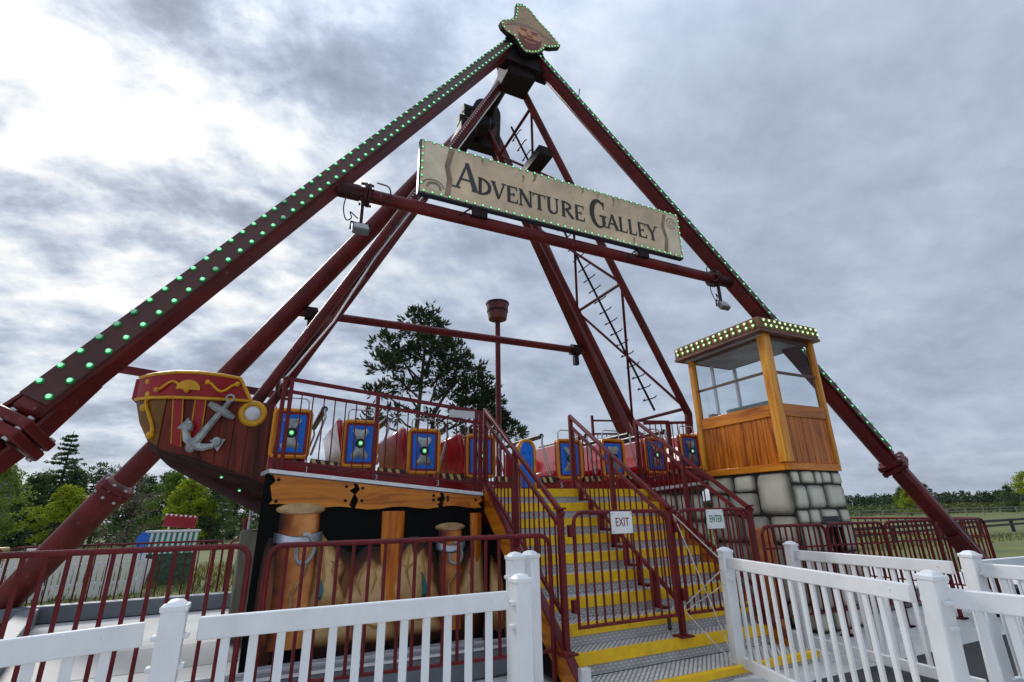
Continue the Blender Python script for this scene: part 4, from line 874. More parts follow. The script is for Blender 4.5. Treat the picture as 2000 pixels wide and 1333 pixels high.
# railing along the platform edge
pr_ = thing('platform_railing', 'dark red safety railing on the edge of the left boarding platform', 'railing', (1.35, WY+0.03, 1.9))
RY = WY+0.035
b = MB(); b.beam((0.06, RY, wz(0.06)+1.13), (2.68, RY, wz(2.68)+1.13), 0.04, 0.045); b.beam((0.06, RY, wz(0.06)+0.97), (2.68, RY, wz(2.68)+0.97), 0.035, 0.04); obj('top_rail', b, MAROON2, pr_)
b = MB(); b.beam((0.06, RY, wz(0.06)+0.12), (2.68, RY, wz(2.68)+0.12), 0.03, 0.03); obj('bottom_rail', b, MAROON2, pr_)
for x in (0.06, 0.14, 1.22, 2.62, 2.70):
    b = MB(); b.box((x-0.025, RY-0.025, wz(x)), (x+0.025, RY+0.025, wz(x)+1.14), 0.004); b.box((x-0.05, RY-0.045, wz(x)), (x+0.05, RY+0.045, wz(x)+0.018)); obj('post', b, MAROON2, pr_)
balusters(pr_, 'baluster', [((x, RY, wz(x)+0.13), (x, RY, wz(x)+0.96)) for x in [0.14+0.135*i for i in range(1, 8)]+[1.22+0.14*i for i in range(1, 10)]], 0.0085, MAROON2)
b = MB(); b.box((2.22, RY-0.035, wz(2.4)+0.995), (2.60, RY-0.022, wz(2.4)+1.10)); tag(obj('notice_plate', b, mat('pale_plate', (0.55, 0.56, 0.56), 0.5), None), 'small blank grey plate fixed under the top rail beside the stairs', 'notice')

# ------------------------------------------------------------------ stairs
RS, TR, Y0 = 0.204, 0.2421, 4.494
XL, XR = 2.86, 5.64
stairs = thing('stairs', 'wide aluminium stairs with yellow nosings leading up to the boat', 'stairs', (4.25, 5.6, 0))
for n in range(10):
    y = Y0+n*TR; z = 0.10+n*RS; last = n == 9
    xl, xr = (3.0, 5.76) if n == 0 else (XL, XR)
    if n == 0: y = 4.25
    yb = (Y0+TR if n == 0 else (WY+0.50 if last else y+TR+0.03))
    b = MB(); b.box((xl, y, z-0.025), (xr, yb, z-0.002)); b.box((xl, y+0.012, z-RS if n else 0.0), (xr, y+0.022, z-0.025)); b.m = [0]*6+[1]*6
    obj('step', b, [TREADM, RISERM], stairs, False)
    b = MB(); b.box((xl, y-0.006, z-0.112 if n else z-0.06), (xr, y+0.004, z+0.002), 0.002); b.box((xl, y+0.0045, z-0.0015), (xr, y+(0.016 if 0 < n < 9 else 0.07), z+0.002)); obj('nosing', b, YEL, stairs, False)
for x, s in ((XL-0.05, -1), (XR+0.05, 1)):
    ax = lambda y: 0.10+(y-Y0)/TR*RS
    b = MB(); ya, yb2 = 4.42, 6.72
    b.prism([(ya, ax(ya)+0.02), (yb2, ax(yb2)+0.02), (yb2, ax(yb2)-0.34), (ya+0.36, 0.06), (ya, 0.06)], (x, 0, 0), Y_, Z_, 0.035, 0.035); obj('stringer', b, OAKY, stairs)
    b = MB(); b.prism([(ya-0.01, ax(ya)+0.022), (yb2, ax(yb2)+0.022), (yb2, ax(yb2)+0.045), (ya-0.01, ax(ya)+0.045)], (x, 0, 0), Y_, Z_, 0.045, 0.045); obj('stringer_cap', b, MAROON2, stairs)
    b = MB(); b.prism([(ya+0.40, 0.06), (yb2-0.08, ax(yb2)-0.42), (yb2-0.08, 0.06)], (x, 0, 0), Y_, Z_, 0.02, 0.02); sp = obj('side_panel', b, PITCH_B, stairs)
    if s < 0:
        for pts in ([(6.55, 0.3), (6.55, 1.05), (6.40, 1.02), (6.2, 0.9), (6.1, 0.6), (6.15, 0.3)], [(6.1, 0.2), (6.05, 0.85), (5.95, 0.92), (5.78, 0.76), (5.7, 0.5), (5.75, 0.2)], [(5.68, 0.15), (5.6, 0.62), (5.45, 0.55), (5.3, 0.4), (5.2, 0.15)]):
            b = MB(); b.pillow(smooth([(-p[0], p[1]) for p in pts]), (x-0.02, 0, 0), -Y_, Z_, 0.04, 0.75); obj('sack', b, SACK, sp)
    b = MB(); b.box((x-0.05, 4.40, 0.0), (x+0.05, 4.47, 0.27), 0.005); obj('stringer_foot', b, ALU, stairs)

# hand rails up the stairs
def stair_rail(x, label, brackets=False):
    t = thing('stair_handrail', label, 'handrail', (x, 5.7, 0.3), 'sloping handrails on the stairs')
    yA, yB = 4.75, 6.80; zA, zB = 1.62, 3.08
    zr = lambda y: zA+(y-yA)*(zB-zA)/(yB-yA)
    b = MB(); b.beam((x, yA-0.06, zr(yA-0.06)), (x, yB, zB), 0.05, 0.05, Z_, 0.006); obj('top_rail', b, MAROON2, t)
    b = MB(); b.beam((x, yA, zr(yA)-0.16), (x, yB, zB-0.16), 0.035, 0.04); obj('mid_rail', b, MAROON2, t)
    b = MB(); b.beam((x, yA, zr(yA)-0.99), (x, yB, zB-0.99), 0.035, 0.04); obj('bottom_rail', b, MAROON2, t)
    posts = [(yA, 0.305), (5.80, zr(5.80)-1.16), (yB-0.02, 1.94)]
    for y, z in posts:
        b = MB(); b.box((x-0.03, y-0.03, z), (x+0.03, y+0.03, zr(y)+0.01), 0.005)
        if z < 0.4: b.box((x-0.09, y-0.08, z), (x+0.09, y+0.08, z+0.015)); b.box((x-.05, y-.05, zr(y)+.01), (x+.05, y+.05, zr(y)+.03))
        obj('post', b, MAROON2, t)
    ys = [yA+(5.80-yA)*i/9 for i in range(1, 9)]+[5.80+(yB-5.80)*i/9 for i in range(1, 9)]
    balusters(t, 'baluster', [((x, y, zr(y)-0.98), (x, y, zr(y)-0.17)) for y in ys], 0.010, MAROON2)
    if brackets:
        for n in range(2, 9):
            y = Y0+n*TR+0.06; z = 0.10+n*RS
            b = MB(); b.box((x-0.03, y+0.08, z+0.04), (x+0.03, y+0.13, zr(y+0.1)-0.98)); b.box((x-0.03, y-0.06, z+0.03), (x+0.03, y+0.13, z+0.06)); obj('step_bracket', b, MAROON2, t)
    return t
stair_rail(2.82, 'sloping dark red handrail on the plank stringer side of the stairs')
stair_rail(4.30, 'sloping dark red handrail between the exit and enter lanes', True)
stair_rail(5.62, 'sloping dark red handrail on the booth side of the stairs')

# gates at the foot of the stairs
def round_frame(x0, x1, y, z0, z1, r=0.10, closed=True):
    pts = [(x0, y, z0), (x0, y, z1-r)]+[(x0+r-r*math.cos(R_(a)), y, z1-r+r*math.sin(R_(a))) for a in (30, 60)]+[(x0+r, y, z1), (x1-r, y, z1)]+[(x1-r+r*math.sin(R_(a)), y, z1-r+r*math.cos(R_(a))) for a in (30, 60)]+[(x1, y, z1-r), (x1, y, z0)]
    return pts
def gate(x0, x1, label, n, group='gates at the foot of the stairs'):
    t = thing('stair_gate', label, 'gate', ((x0+x1)/2, 4.70, 0.50), group)
    b = MB(); b.path(round_frame(x0, x1, 4.70, 0.53, 1.60), 0.022, 8, True); obj('gate_frame', b, MAROON2, t)
    balusters(t, 'baluster', [((x0+(x1-x0)*i/(n+1), 4.70, 0.53), (x0+(x1-x0)*i/(n+1), 4.70, 1.60)) for i in range(1, n+1)], 0.0115, MAROON2)
    for z in (0.72, 1.42): b = MB(); b.box((x0-0.07, 4.67, z-0.06), (x0-0.01, 4.73, z+0.06), 0.006); obj('hinge', b, MAROON2, t)
    b = MB(); b.tube((x1-0.12, 4.70, 0.42), (x1-0.12, 4.70, 0.52), 0.02, 6); b.ell((x1-0.12, 4.70, 0.42), (0.025, 0.025, 0.03), 8, 5); obj('drop_bolt', b, BLACK, t)
gate(2.95, 4.20, 'barred dark red gate with the EXIT sign closing the wider lane', 11)
gate(4.37, 5.53, 'barred dark red gate with the ENTER sign beside the middle handrail', 11)
def small_sign(name, x0, x1, z0, z1, body, m, size, label, sx):
    t = thing(name, label, 'sign', ((x0+x1)/2, 4.66, z0), 'signs on the stair gates')
    b = MB(); b.box((x0, 4.655, z0), (x1, 4.672, z1), 0.004); obj('board', b, WPAINT, t)
    inst('lettering', text_mesh('lettering', body, size, m, 0.0015, sx), t, ((x0+x1)/2, 4.653, (z0+z1)/2), FRONT)
    b = MB()
    for x in (x0+0.02, x1-0.02):
        for z in (z0+0.02, z1-0.02): b.ell((x, 4.653, z), (0.006, 0.004, 0.006), 6, 4)
    obj('screw', b, BLACK, t)
small_sign('exit_sign', 3.40, 3.68, 1.375, 1.60, 'EXIT', EXITR, 0.125, 'white square sign reading EXIT in dark red letters', 0.72)
small_sign('enter_sign', 4.79, 5.06, 1.385, 1.60, 'ENTER', ENTG, 0.115, 'white square sign reading ENTER in green letters', 0.62)
# rope tied between middle post and the white fence
rp = MB()
def sag(a, c, d, n=10): a = Vector(a); c = Vector(c); return [a.lerp(c, i/n)-Z_*d*4*(i/n)*(1-i/n) for i in range(n+1)]
rp.path(sag((4.30, 4.70, 1.56), (4.60, 4.34, 1.06), 0.0), 0.007, 5)
rp.path(sag((4.31, 4.70, 1.55), (4.56, 4.32, 0.10), -0.02), 0.006, 5); rp.path(sag((4.34, 4.70, 0.62), (4.56, 4.34, 0.98), 0.0), 0.006, 5); rp.path(sag((4.34, 4.70, 0.56), (4.57, 4.34, 0.84), 0.0), 0.005, 5); rp.path(sag((4.33, 4.70, 0.55), (4.56, 4.30, 0.10), 0.02), 0.005, 5)
tag(obj('rope', rp, ROPE, None), 'thin off-white rope strung from the middle handrail post to a white fence post', 'rope')

# ------------------------------------------------------------------ right wing and operator booth
rw = thing('stone_faced_platform', 'short boarding platform wing faced with painted stones between stairs and booth', 'platform', (6.3, 6.9, 0))
wz2 = lambda x: 1.94+0.10*(x-5.7)
b = MB(); b.prism([(5.70, wz2(5.7)-0.05), (9.2, wz2(9.2)-0.05), (9.2, wz2(9.2)), (5.70, wz2(5.7))], (0, WY+0.02, 0), X_, Z_, 0, 0.53); obj('deck', b, mat('deck_plate', (0.25, 0.25, 0.25), 0.6, 0.2), rw)
b = MB(); b.prism([(5.70, wz2(5.7)-0.035), (6.86, wz2(6.86)-0.035), (6.86, wz2(6.86)+0.008), (5.70, wz2(5.7)+0.008)], (0, WY, 0), X_, Z_, 0.03, 0.02); obj('deck_edge', b, ALU, rw)
b = MB(); b.box((5.72, WY+0.03, 0.06), (6.84, WY+0.11, 1.90)); obj('joint_panel', b, JOINT, rw)
def stone(pts, o, u, v, parent, seed):
    """rounded stone from a quad outline: corners cut and wobbled"""
    r = random.Random(seed); k = len(pts); out = []
    for i in range(k):
        p = Vector(pts[i]); a = Vector(pts[i-1]); c = Vector(pts[(i+1) % k]); ra = 0.13+0.10*r.random(); rc = 0.13+0.10*r.random()
        m = (p*0.86+(a+c)*0.07)
        out += [p.lerp(a, ra), m.lerp(p, 0.25), p.lerp(c, rc)]
    b = MB(); b.pillow([(p.x, p.y) for p in out], o, u, v, 0.030, 0.55, 0.0, ((0.0, 0.0), (0.12, 0.6), (0.40, 0.9), (1.0, 1.0))); return obj('stone', b, STONE, parent)
def stone_rows(rows, o, u, v, parent, seed):
    k = seed
    for z0, z1, xs in rows:
        for i in range(len(xs)-1):
            g = 0.009; j = lambda: rnd.uniform(-0.010, 0.010)
            k += 1; stone([(xs[i]+g+j(), z0+g+j()), (xs[i+1]-g+j(), z0+g+j()), (xs[i+1]-g+j(), z1-g+j()), (xs[i]+g+j(), z1-g+j())], o, u, v, parent, k)
stone_rows([(0.08, 0.55, (5.74, 6.1, 6.5, 6.83)), (0.55, 1.0, (5.74, 6.25, 6.83)), (1.0, 1.42, (5.74, 6.0, 6.45, 6.83)), (1.42, 1.86, (5.74, 6.22, 6.55, 6.83))], (0, WY+0.03, 0), X_, Z_, rw, 100)
# railing in front of the wing and back railing
pr2 = thing('wing_railing', 'short dark red railing on the platform wing beside the booth', 'railing', (6.3, RY, 1.95))
b = MB(); b.beam((5.72, RY, 3.02), (6.84, RY, 3.10), 0.04, 0.045); b.beam((5.72, RY, 2.10), (6.84, RY, 2.16), 0.03, 0.03); obj('top_rail', b, MAROON2, pr2)
balusters(pr2, 'baluster', [((5.72+0.125*i, RY, 2.10+0.006*i), (5.72+0.125*i, RY, 3.02+0.008*i)) for i in range(1, 9)], 0.0095, MAROON2)
b = MB(); b.box((6.22, RY-0.03, 1.98), (6.28, RY+0.03, 3.06), 0.004); obj('post', b, MAROON2, pr2)
far = thing('far_platform_railing', 'dark railing on the far boarding platform behind the boat', 'railing', (7.2, 9.9, 2.0))
b = MB(); b.beam((6.9, 9.9, 3.36), (9.3, 9.9, 3.48), 0.04, 0.04); b.beam((6.9, 9.9, 3.68), (9.3, 9.9, 3.80), 0.04, 0.04); b.beam((6.9, 9.9, 2.4), (9.3, 9.9, 2.5), 0.03, 0.03)
for x in (6.9, 8.1, 9.3): b.box((x-0.025, 9.875, 2.0), (x+0.025, 9.925, 3.8))
obj('rails', b, MAROON2, far); balusters(far, 'baluster', [((6.9+0.13*i, 9.9, 2.4), (6.9+0.13*i, 9.9, 3.37+0.006*i)) for i in range(1, 18)], 0.010, MAROON2)
fl_ = thing('sloping_railing', 'dark railing end showing between the left front leg and the ship stern', 'railing', (-2, 9.9, 1.9)); b = MB(); b.beam((-2.75, 9.9, 4.02), (0.2, 9.9, 3.72), 0.10, 0.12); obj('rails', b, MAROON2, fl_)
b = MB(); b.box((-0.1, 9.45, 1.85), (9.4, 10.0, 1.98)); b.box((0, 9.5, 0.0), (9.3, 9.6, 1.85)); tag(obj('dark_platform', b, BLACK, None), 'dark boarding platform behind the boat under the far railing', 'platform')

booth = thing('operator_booth', 'wooden operator booth with glazed top and bulb-studded roof on painted stone base', 'booth', (7.5, 5.85, 0))
BX0, BX1, BY0, BY1 = 6.90, 8.08, 5.00, 6.62
b = MB(); b.box((BX0+0.02, BY0+0.02, 0.0), (BX1-0.02, BY1-0.02, 2.13)); obj('stone_base', b, JOINT, booth)
base = [o for o in booth.children if o.name.startswith('stone_base')][0]
w = BX1-BX0
fr_rows = [(1.93, 2.12, (0.0, 0.20, 0.53, 0.70, 0.93, w)), (1.58, 1.93, (0.0, 0.30, 0.70, w)), (1.37, 1.58, (0.0, 0.24, 0.50, 0.93, w)), (0.98, 1.37, (0.0, 0.38, 0.72, w)), (0.62, 0.98, (0.0, 0.22, 0.62, 0.95, w)), (0.28, 0.62, (0.0, 0.42, 0.80, w)), (0.02, 0.28, (0.0, 0.30, 0.66, w))]
stone_rows(fr_rows, (BX0, BY0+0.02, 0), X_, Z_, base, 200)
d_ = BY1-BY0
lf_rows = [(1.50, 2.11, (0.04, 0.62)), (1.84, 2.11, (0.62, 1.05, 1.6)), (1.50, 1.84, (0.62, 1.2, 1.6)), (1.10, 1.50, (0.04, 0.5, 1.0, 1.6)), (0.72, 1.10, (0.04, 0.3, 0.9, 1.6)), (0.34, 0.72, (0.04, 0.6, 1.1, 1.6)), (0.02, 0.34, (0.04, 0.45, 0.95, 1.6))]
stone_rows([(a, c, tuple(-q for q in xs[::-1])) for a, c, xs in lf_rows], (BX0+0.02, BY0, 0), -Y_, Z_, base, 300)
b = MB(); b.box((7.42, BY0-0.016, 1.40), (7.76, BY0-0.006, 1.475)); obj('plaque', b, mat('worn_dark_plaque', (0.05, 0.047, 0.055), 0.6, 0, 0.5, 22, dirt=(.012, .012, .012)), booth)
b = MB(); b.path([(7.50, BY0-0.02, 1.33), (7.48, BY0-0.02, 1.1), (7.55, BY0-0.02, 0.98)], 0.02, 6); b.path([(7.62, BY0-0.02, 1.33), (7.64, BY0-0.02, 1.1), (7.66, BY0-0.02, 0.9)], 0.035, 6); b.path([(7.74, BY0-0.02, 1.33), (7.76, BY0-0.02, 1.0)], 0.022, 6); obj('painted_drain_bars', b, DARK, booth)
# wood cabin
b = MB(); b.box((BX0+0.03, BY0+0.03, 2.14), (BX1-0.03, BY1-0.03, 2.20)); obj('floor', b, OAKX, booth)
b = MB(); b.box((BX0-0.02, BY0-0.02, 2.13), (BX1+0.02, BY0+0.05, 2.235), 0.008); obj('front_bottom_rail', b, OAKX, booth)
b = MB(); b.box((BX0-0.02, BY0+0.052, 2.13), (BX0+0.05, BY1, 2.235), 0.008); obj('side_bottom_rail', b, OAKY, booth)
b = MB(); b.box((BX0+0.13, BY0-0.012, 2.935), (BX1-0.06, BY0+0.06, 3.13), 0.008); obj('front_sill_rail', b, OAKX, booth)
b = MB(); b.box((BX0-0.012, BY0+0.13, 2.935), (BX0+0.06, BY1-0.09, 3.13), 0.008); obj('side_sill_rail', b, OAKY, booth)
for x0, x1, y0, y1 in ((BX0-0.03, BX0+0.12, BY0-0.03, BY0+0.12), (BX1-0.06, BX1+0.02, BY0-0.025, BY0+0.08), (BX0-0.025, BX0+0.08, BY1-0.09, BY1+0.02)):
    b = MB(); b.box((x0, y0, 2.24), (x1, y1, 4.26), 0.012); obj('corner_post', b, POSTW, booth)
b = MB(); b.box((BX1-0.06, BY1-0.06, 2.2), (BX1, BY1, 4.26), 0.01); b.box((BX0+0.52, BY1-0.05, 3.1), (BX0+0.56, BY1, 4.26)); b.box((BX1-0.04, BY0+0.8, 3.1), (BX1, BY0+0.85, 4.26)); obj('aluminium_post', b, ALU, booth)
b = MB(); b.box((BX0+0.08, BY1-0.04, 2.2), (BX1-0.06, BY1, 3.12)); b.box((BX1-0.04, BY0+0.08, 2.2), (BX1, BY1-0.06, 3.12)); obj('rear_panel', b, OAKZ, booth)
px = [BX0+0.122, 7.13, 7.25, 7.40, 7.56, 7.68, 7.83, 7.94, BX1-0.062]
for a, c in zip(px, px[1:]):
    b = MB(); b.box((a+0.004, BY0+0.005, 2.236), (c-0.004, BY0+0.03, 2.934), 0.006); obj('plank', b, OAKZ, booth)
py = [BY0+0.122, 5.33, 5.52, 5.70, 5.88, 6.06, 6.24, 6.40, BY1-0.092]
for a, c in zip(py, py[1:]):
    b = MB(); b.box((BX0+0.005, a+0.004, 2.236), (BX0+0.03, c-0.004, 2.934), 0.006); obj('plank', b, OAKZ, booth)
b = MB(); b.box((BX0+0.03, BY0+0.03, 2.21), (BX1-0.04, BY0+0.045, 2.93)); b.box((BX0+0.03, BY0+0.06, 2.21), (BX0+0.045, BY1-0.06, 2.93)); obj('inner_lining', b, JOINT, booth)
# windows
wf = MB(); wf.box((BX0+0.12, BY0+0.02, 3.62), (BX1-0.06, BY0+0.05, 3.66)); fw_ = obj('front_window', wf, mat('brown_bar', (0.12, 0.055, 0.03), 0.5), booth); wf = MB(); wf.box((BX0+0.12, BY0+0.02, 4.18), (BX1-0.06, BY0+0.055, 4.25)); obj('top_frame', wf, mat('brown_bar', (0.12, 0.055, 0.03), 0.5), fw_)
b = MB(); b.add([(BX0+0.12, BY0+0.034, 3.13), (BX1-0.06, BY0+0.034, 3.13), (BX1-0.06, BY0+0.034, 4.18), (BX0+0.12, BY0+0.034, 4.18)], [(0, 1, 2, 3)]); obj('pane', b, GLASS, fw_)
wf = MB(); wf.box((BX0+0.02, BY0+0.12, 3.62), (BX0+0.05, BY1-0.09, 3.66)); sw_ = obj('side_window', wf, mat('brown_bar', (0.12, 0.055, 0.03), 0.5), booth); wf = MB(); wf.box((BX0+0.02, BY0+0.12, 4.18), (BX0+0.055, BY1-0.09, 4.25)); obj('top_frame', wf, mat('brown_bar', (0.12, 0.055, 0.03), 0.5), sw_)
b = MB(); b.add([(BX0+0.034, BY0+0.12, 3.13), (BX0+0.034, BY1-0.09, 3.13), (BX0+0.034, BY1-0.09, 4.18), (BX0+0.034, BY0+0.12, 4.18)], [(0, 3, 2, 1)]); obj('pane', b, GLASS, sw_)
b = MB(); b.add([(BX0+0.08, BY1-0.024, 3.12), (BX1-0.06, BY1-0.024, 3.12), (BX1-0.06, BY1-0.024, 4.24), (BX0+0.08, BY1-0.024, 4.24)], [(0, 3, 2, 1)]); rw_ = obj('rear_pane', b, GLASS, booth)
b = MB(); b.add([(BX1-0.024, BY0+0.08, 3.12), (BX1-0.024, BY1-0.06, 3.12), (BX1-0.024, BY1-0.06, 4.24), (BX1-0.024, BY0+0.08, 4.24)], [(0, 1, 2, 3)]); obj('rear_pane', b, GLASS, booth)
b = MB(); b.obox((7.30, 5.75, 3.12), (0.18, 0.42, 0.10), Matrix.Rotation(R_(12), 3, 'Y'), 0.02); b.box((7.1, 5.3, 2.3), (7.5, 6.2, 3.0), 0.02); b.box((7.05, 6.38, 3.0), (7.2, 6.5, 3.22), .01); obj('control_console', b, mat('pale_grey_enamel', (0.42, 0.47, 0.46), 0.4), booth)
# roof
RX0, RX1, RY0, RY1 = 6.72, 8.16, 4.90, 6.78
b = MB(); b.box((RX0, RY0, 4.30), (RX1, RY1, 4.49), 0.012); b.box((RX0+0.04, RY0+0.04, 4.49), (RX1-0.04, RY1-0.04, 4.51)); roof = obj('roof', b, ROOFB, booth)
b = MB(); b.box((RX0-0.012, RY0-0.012, 4.245), (RX1+0.012, RY1+0.012, 4.298), 0.008); obj('fascia_lip', b, mat('roof_lip_wood', (0.155, 0.050, 0.026), 0.4, 0, 0.3, 5), roof)
b = MB(); b.box((RX0+0.12, RY0+0.12, 4.225), (RX1-0.12, RY1-0.12, 4.244)); obj('ceiling', b, mat('ceiling_grey', (0.50, 0.52, 0.55), 0.5, 0, 0.25, 2), roof)
for i in range(11):
    for z in (4.44, 4.36): inst('bulb', BULB_B, roof, (RX0+0.10+(RX1-RX0-0.17)*i/10+(0.03 if z < 4.4 else 0), RY0-0.003, z), FRONT)
LEFTF = Matrix((-Y_, Z_, -X_)).transposed()
for i in range(14):
    for z in (4.44, 4.36): inst('bulb', BULB_B, roof, (RX0-0.003, RY0+0.12+(RY1-RY0-0.2)*i/13+(-0.02 if z < 4.4 else 0), z), LEFTF)
# painted log and barrel standing beside the booth base
b = MB(); b.lathe([(0.15, 0.0), (0.16, 0.6), (0.15, 1.30), (0.12, 1.34)], (6.42, 5.30, 0.0), 14); b.pv = [0.6]*len(b.v); t = tag(obj('wooden_piling', b, PILEW, None), 'short round wooden piling standing by the left corner of the stone booth base', 'piling')

# ------------------------------------------------------------------ red crowd fences
def red_fence(a, c, ztop, zbot, label, spacing=0.135, rb=0.0165, rt=0.024, group='red barred fence panels round the ride', mid=None, sides=8):
    a = Vector((a[0], a[1], 0)); c = Vector((c[0], c[1], 0)); d = c-a; ln = d.length; d.normalize()
    t = thing('red_fence', label, 'fence', (a+c)/2+Z_*0.0, group)
    fp = [a+d*p[0]+Z_*p[2] for p in round_frame(0, ln, 0, 0.02, ztop, 0.11)]
    b = MB(); b.path(fp, rt, sides); obj('fence_frame', b, MAROON2, t)
    b = MB(); b.tube(a+Z_*zbot, c+Z_*zbot, rb*1.1, 6)
    obj('bottom_rail', b, MAROON2, t)
    if mid: b = MB(); b.tube(a+Z_*mid, c+Z_*mid, rb*0.9, 6); obj('mid_rail', b, MAROON2, t)
    n = int(ln/spacing)-1
    balusters(t, 'baluster', [(a+d*ln*i/(n+1)+Z_*zbot, a+d*ln*i/(n+1)+Z_*ztop) for i in range(1, n+1)], rb, MAROON2)
    for q in (a, c): b = MB(); b.box((q.x-0.06, q.y-0.06, 0.0), (q.x+0.06, q.y+0.06, 0.02)); obj('foot_plate', b, MAROON2, t)
    return t
red_fence((0.10, 5.06), (2.74, 4.86), 1.38, 0.33, 'dark red barred fence panel in front of the painted pilings mural')
red_fence((-2.75, 5.10), (-0.05, 5.10), 1.385, 0.33, 'dark red barred fence panel nearest the left A-frame feet')
for x0, x1, lab in ((-3.9, -0.62, 'thin dark fence panel beyond the rear A-frame foot with grass behind'), (-7.4, -4.0, 'thin dark fence panel far at the left edge before the picket fence'), (-0.5, 1.9, 'thin dark fence panel mostly hidden behind the boarding platform')):
    red_fence((x0, 12.3), (x1, 12.3), 1.2, 0.10, lab, 0.20, 0.012, 0.02)
xs = [5.95, 7.15, 8.35, 9.55, 10.85]
LAB = ['dark red barred fence panel in front of the stone booth base', 'dark red barred fence panel just past the right corner of the booth', 'dark red barred fence panel left of the right A-frame leg', 'dark red barred fence panel at the foot of the right A-frame leg']
for i in range(4): red_fence((xs[i]+0.02, 4.90-0.09*i), (xs[i+1]-0.02, 4.90-0.09*(i+1)), 1.375, 0.3, LAB[i], 0.105, 0.0135, 0.022, mid=1.10, sides=6)
LAB = ['dark red fence panel running back from the far right corner', 'dark red fence panel second along the right side of the ride', 'dark red fence panel third along the right side of the ride']
for i in range(3): red_fence((10.95+0.1*i, 4.6+2.6*i), (11.05+0.1*i, 7.15+2.6*i), 1.375, 0.3, LAB[i], 0.15, 0.012, 0.02, mid=1.10, sides=6)
for i, lab in enumerate(('dark red fence panel in the second row right of the booth', 'dark red fence panel in the second row before the right A-frame leg')): red_fence((8.6+1.25*i, 7.3), (9.8+1.25*i, 7.2), 1.375, 0.3, lab, 0.125, 0.0135, 0.022, mid=1.10, sides=6)
for i, lab in enumerate(('dark red fence panel behind the booth at the back of the ride', 'dark red fence panel at the back right corner of the ride')):
    red_fence((6.0+2.6*i, 12.3), (8.5+2.6*i, 12.3), 1.25, 0.2, lab, 0.18, 0.012, 0.02, sides=6)

# ------------------------------------------------------------------ white vinyl fences
POST_ME = {}
def white_post(x, y, h, label, tilt=0.0, rot=0.0, plate=True, br=None):
    t = thing('white_fence_post', label, 'fence post', (x, y, 0), 'white vinyl fence posts')
    M = Matrix.Rotation(rot, 3, 'Z') @ Matrix.Rotation(tilt, 3, 'Y')
    hw = 0.058; b = MB(); c = Vector((x, y, 0))
    b.obox(c+M @ Vector((0, 0, h/2)), (hw, hw, h/2), M, 0.008); p = obj('post_shaft', b, WHITE, t)
    b = MB(); b.obox(c+M @ Vector((0, 0, h+0.006)), (hw+0.006, hw+0.006, 0.014), M, 0.004); b.lathe([(hw*1.25, 0), (hw*0.7, 0.022), (0.01, 0.028)], c+M @ Vector((0, 0, h+0.02)), 4, M @ Matrix.Rotation(R_(45), 3, 'Z')); obj('post_cap', b, WHITE, t)
    if plate: b = MB(); b.obox(c+Z_*0.008, (0.17, 0.17, 0.008), M, 0.003); obj('base_plate', b, WHITE, t)
    for z in (h-0.13, h-0.27):
        for s in (-1, 1): b = MB(); b.obox(c+M @ Vector((s*(hw+0.012), 0, z)), (0.014, 0.03, 0.012), M, 0.004); obj('rail_bracket', b, WHITE, t)
    return t
def white_panel(a, c, label, zt=1.11, zb=0.13, spacing=0.14, w=0.046):
    a = Vector((a[0], a[1], 0)); c = Vector((c[0], c[1], 0)); d = c-a; ln = d.length; d.normalize(); nn = Vector((-d.y, d.x, 0))
    t = thing('white_fence', label, 'fence', (a+c)/2, 'white vinyl fence panels')
    b = MB(); b.beam(a+Z_*(zt-0.055), c+Z_*(zt-0.055), 0.045, 0.11, Z_, 0.006); b.obox(a.lerp(c, 0.93)+Z_*(zt-0.05)+nn*0.0-nn*0.024, (0.005, 0.003, 0.005)); obj('top_rail', b, WHITE, t)
    b = MB(); b.beam(a+Z_*zb, c+Z_*zb, 0.045, 0.10, Z_, 0.006); obj('bottom_rail', b, WHITE, t)
    n = max(2, int(round(ln/spacing))-1); M = Matrix((d, nn, Z_)).transposed()
    pm = MB(); pm.obox((0, 0, (zt+zb-0.06)/2), (w/2, 0.011, (zt-zb-0.15)/2), None, 0.004); me = pm.mesh('picket', WHITE)
    for i in range(1, n+1): inst('picket', me, t, a+d*ln*i/(n+1), M)
    return t
LPX, LPY = -0.35, 3.43
white_post(LPX, LPY, 1.16, 'white vinyl fence post between the two nearest left panels')
white_panel((LPX-0.12, LPY-0.01), (LPX-2.4, LPY-0.62), 'white vinyl fence panel cut by the left frame edge')
white_panel((LPX+0.12, LPY), (1.56, 3.36), 'white vinyl fence panel in front of the painted sacks mural')
white_post(1.655, 3.36, 1.165, 'white vinyl fence post at the right end of the left fence')
white_post(1.83, 3.80, 1.27, 'taller white vinyl post just behind the end post of the left fence')
white_post(1.99, 3.86, 1.27, 'taller white vinyl post nearest the stairs stringer', 0.0, 0.5)
P1 = (4.64, 4.36); P2 = (3.89, 2.04)
white_post(*P1, 1.165, 'white vinyl post with base plate standing at the foot of the stairs', -0.045, 1.26)
white_panel((P1[0]-0.04, P1[1]-0.11), (P2[0]+0.03, P2[1]+0.10), 'white vinyl fence panel running from the stairs toward the viewer')
white_post(*P2, 1.165, 'nearest white vinyl post at lower right with two rail brackets', -0.05, 1.35)
white_panel((P2[0]+0.02, P2[1]-0.10), (4.0, -0.3), 'white vinyl fence panel nearest the viewer at the right edge')
B1 = (6.0, 4.57); B2 = (5.75, 2.64)
white_post(*B1, 1.165, 'white vinyl post in front of the red fence by the booth', -0.035, 1.4)
white_panel((B1[0]-0.015, B1[1]-0.11), (B2[0]+0.015, B2[1]+0.11), 'white vinyl fence panel on the far side of the queue lane')
white_post(*B2, 1.165, 'white vinyl post where the far queue fence meets a cross panel', -0.05, 1.4)
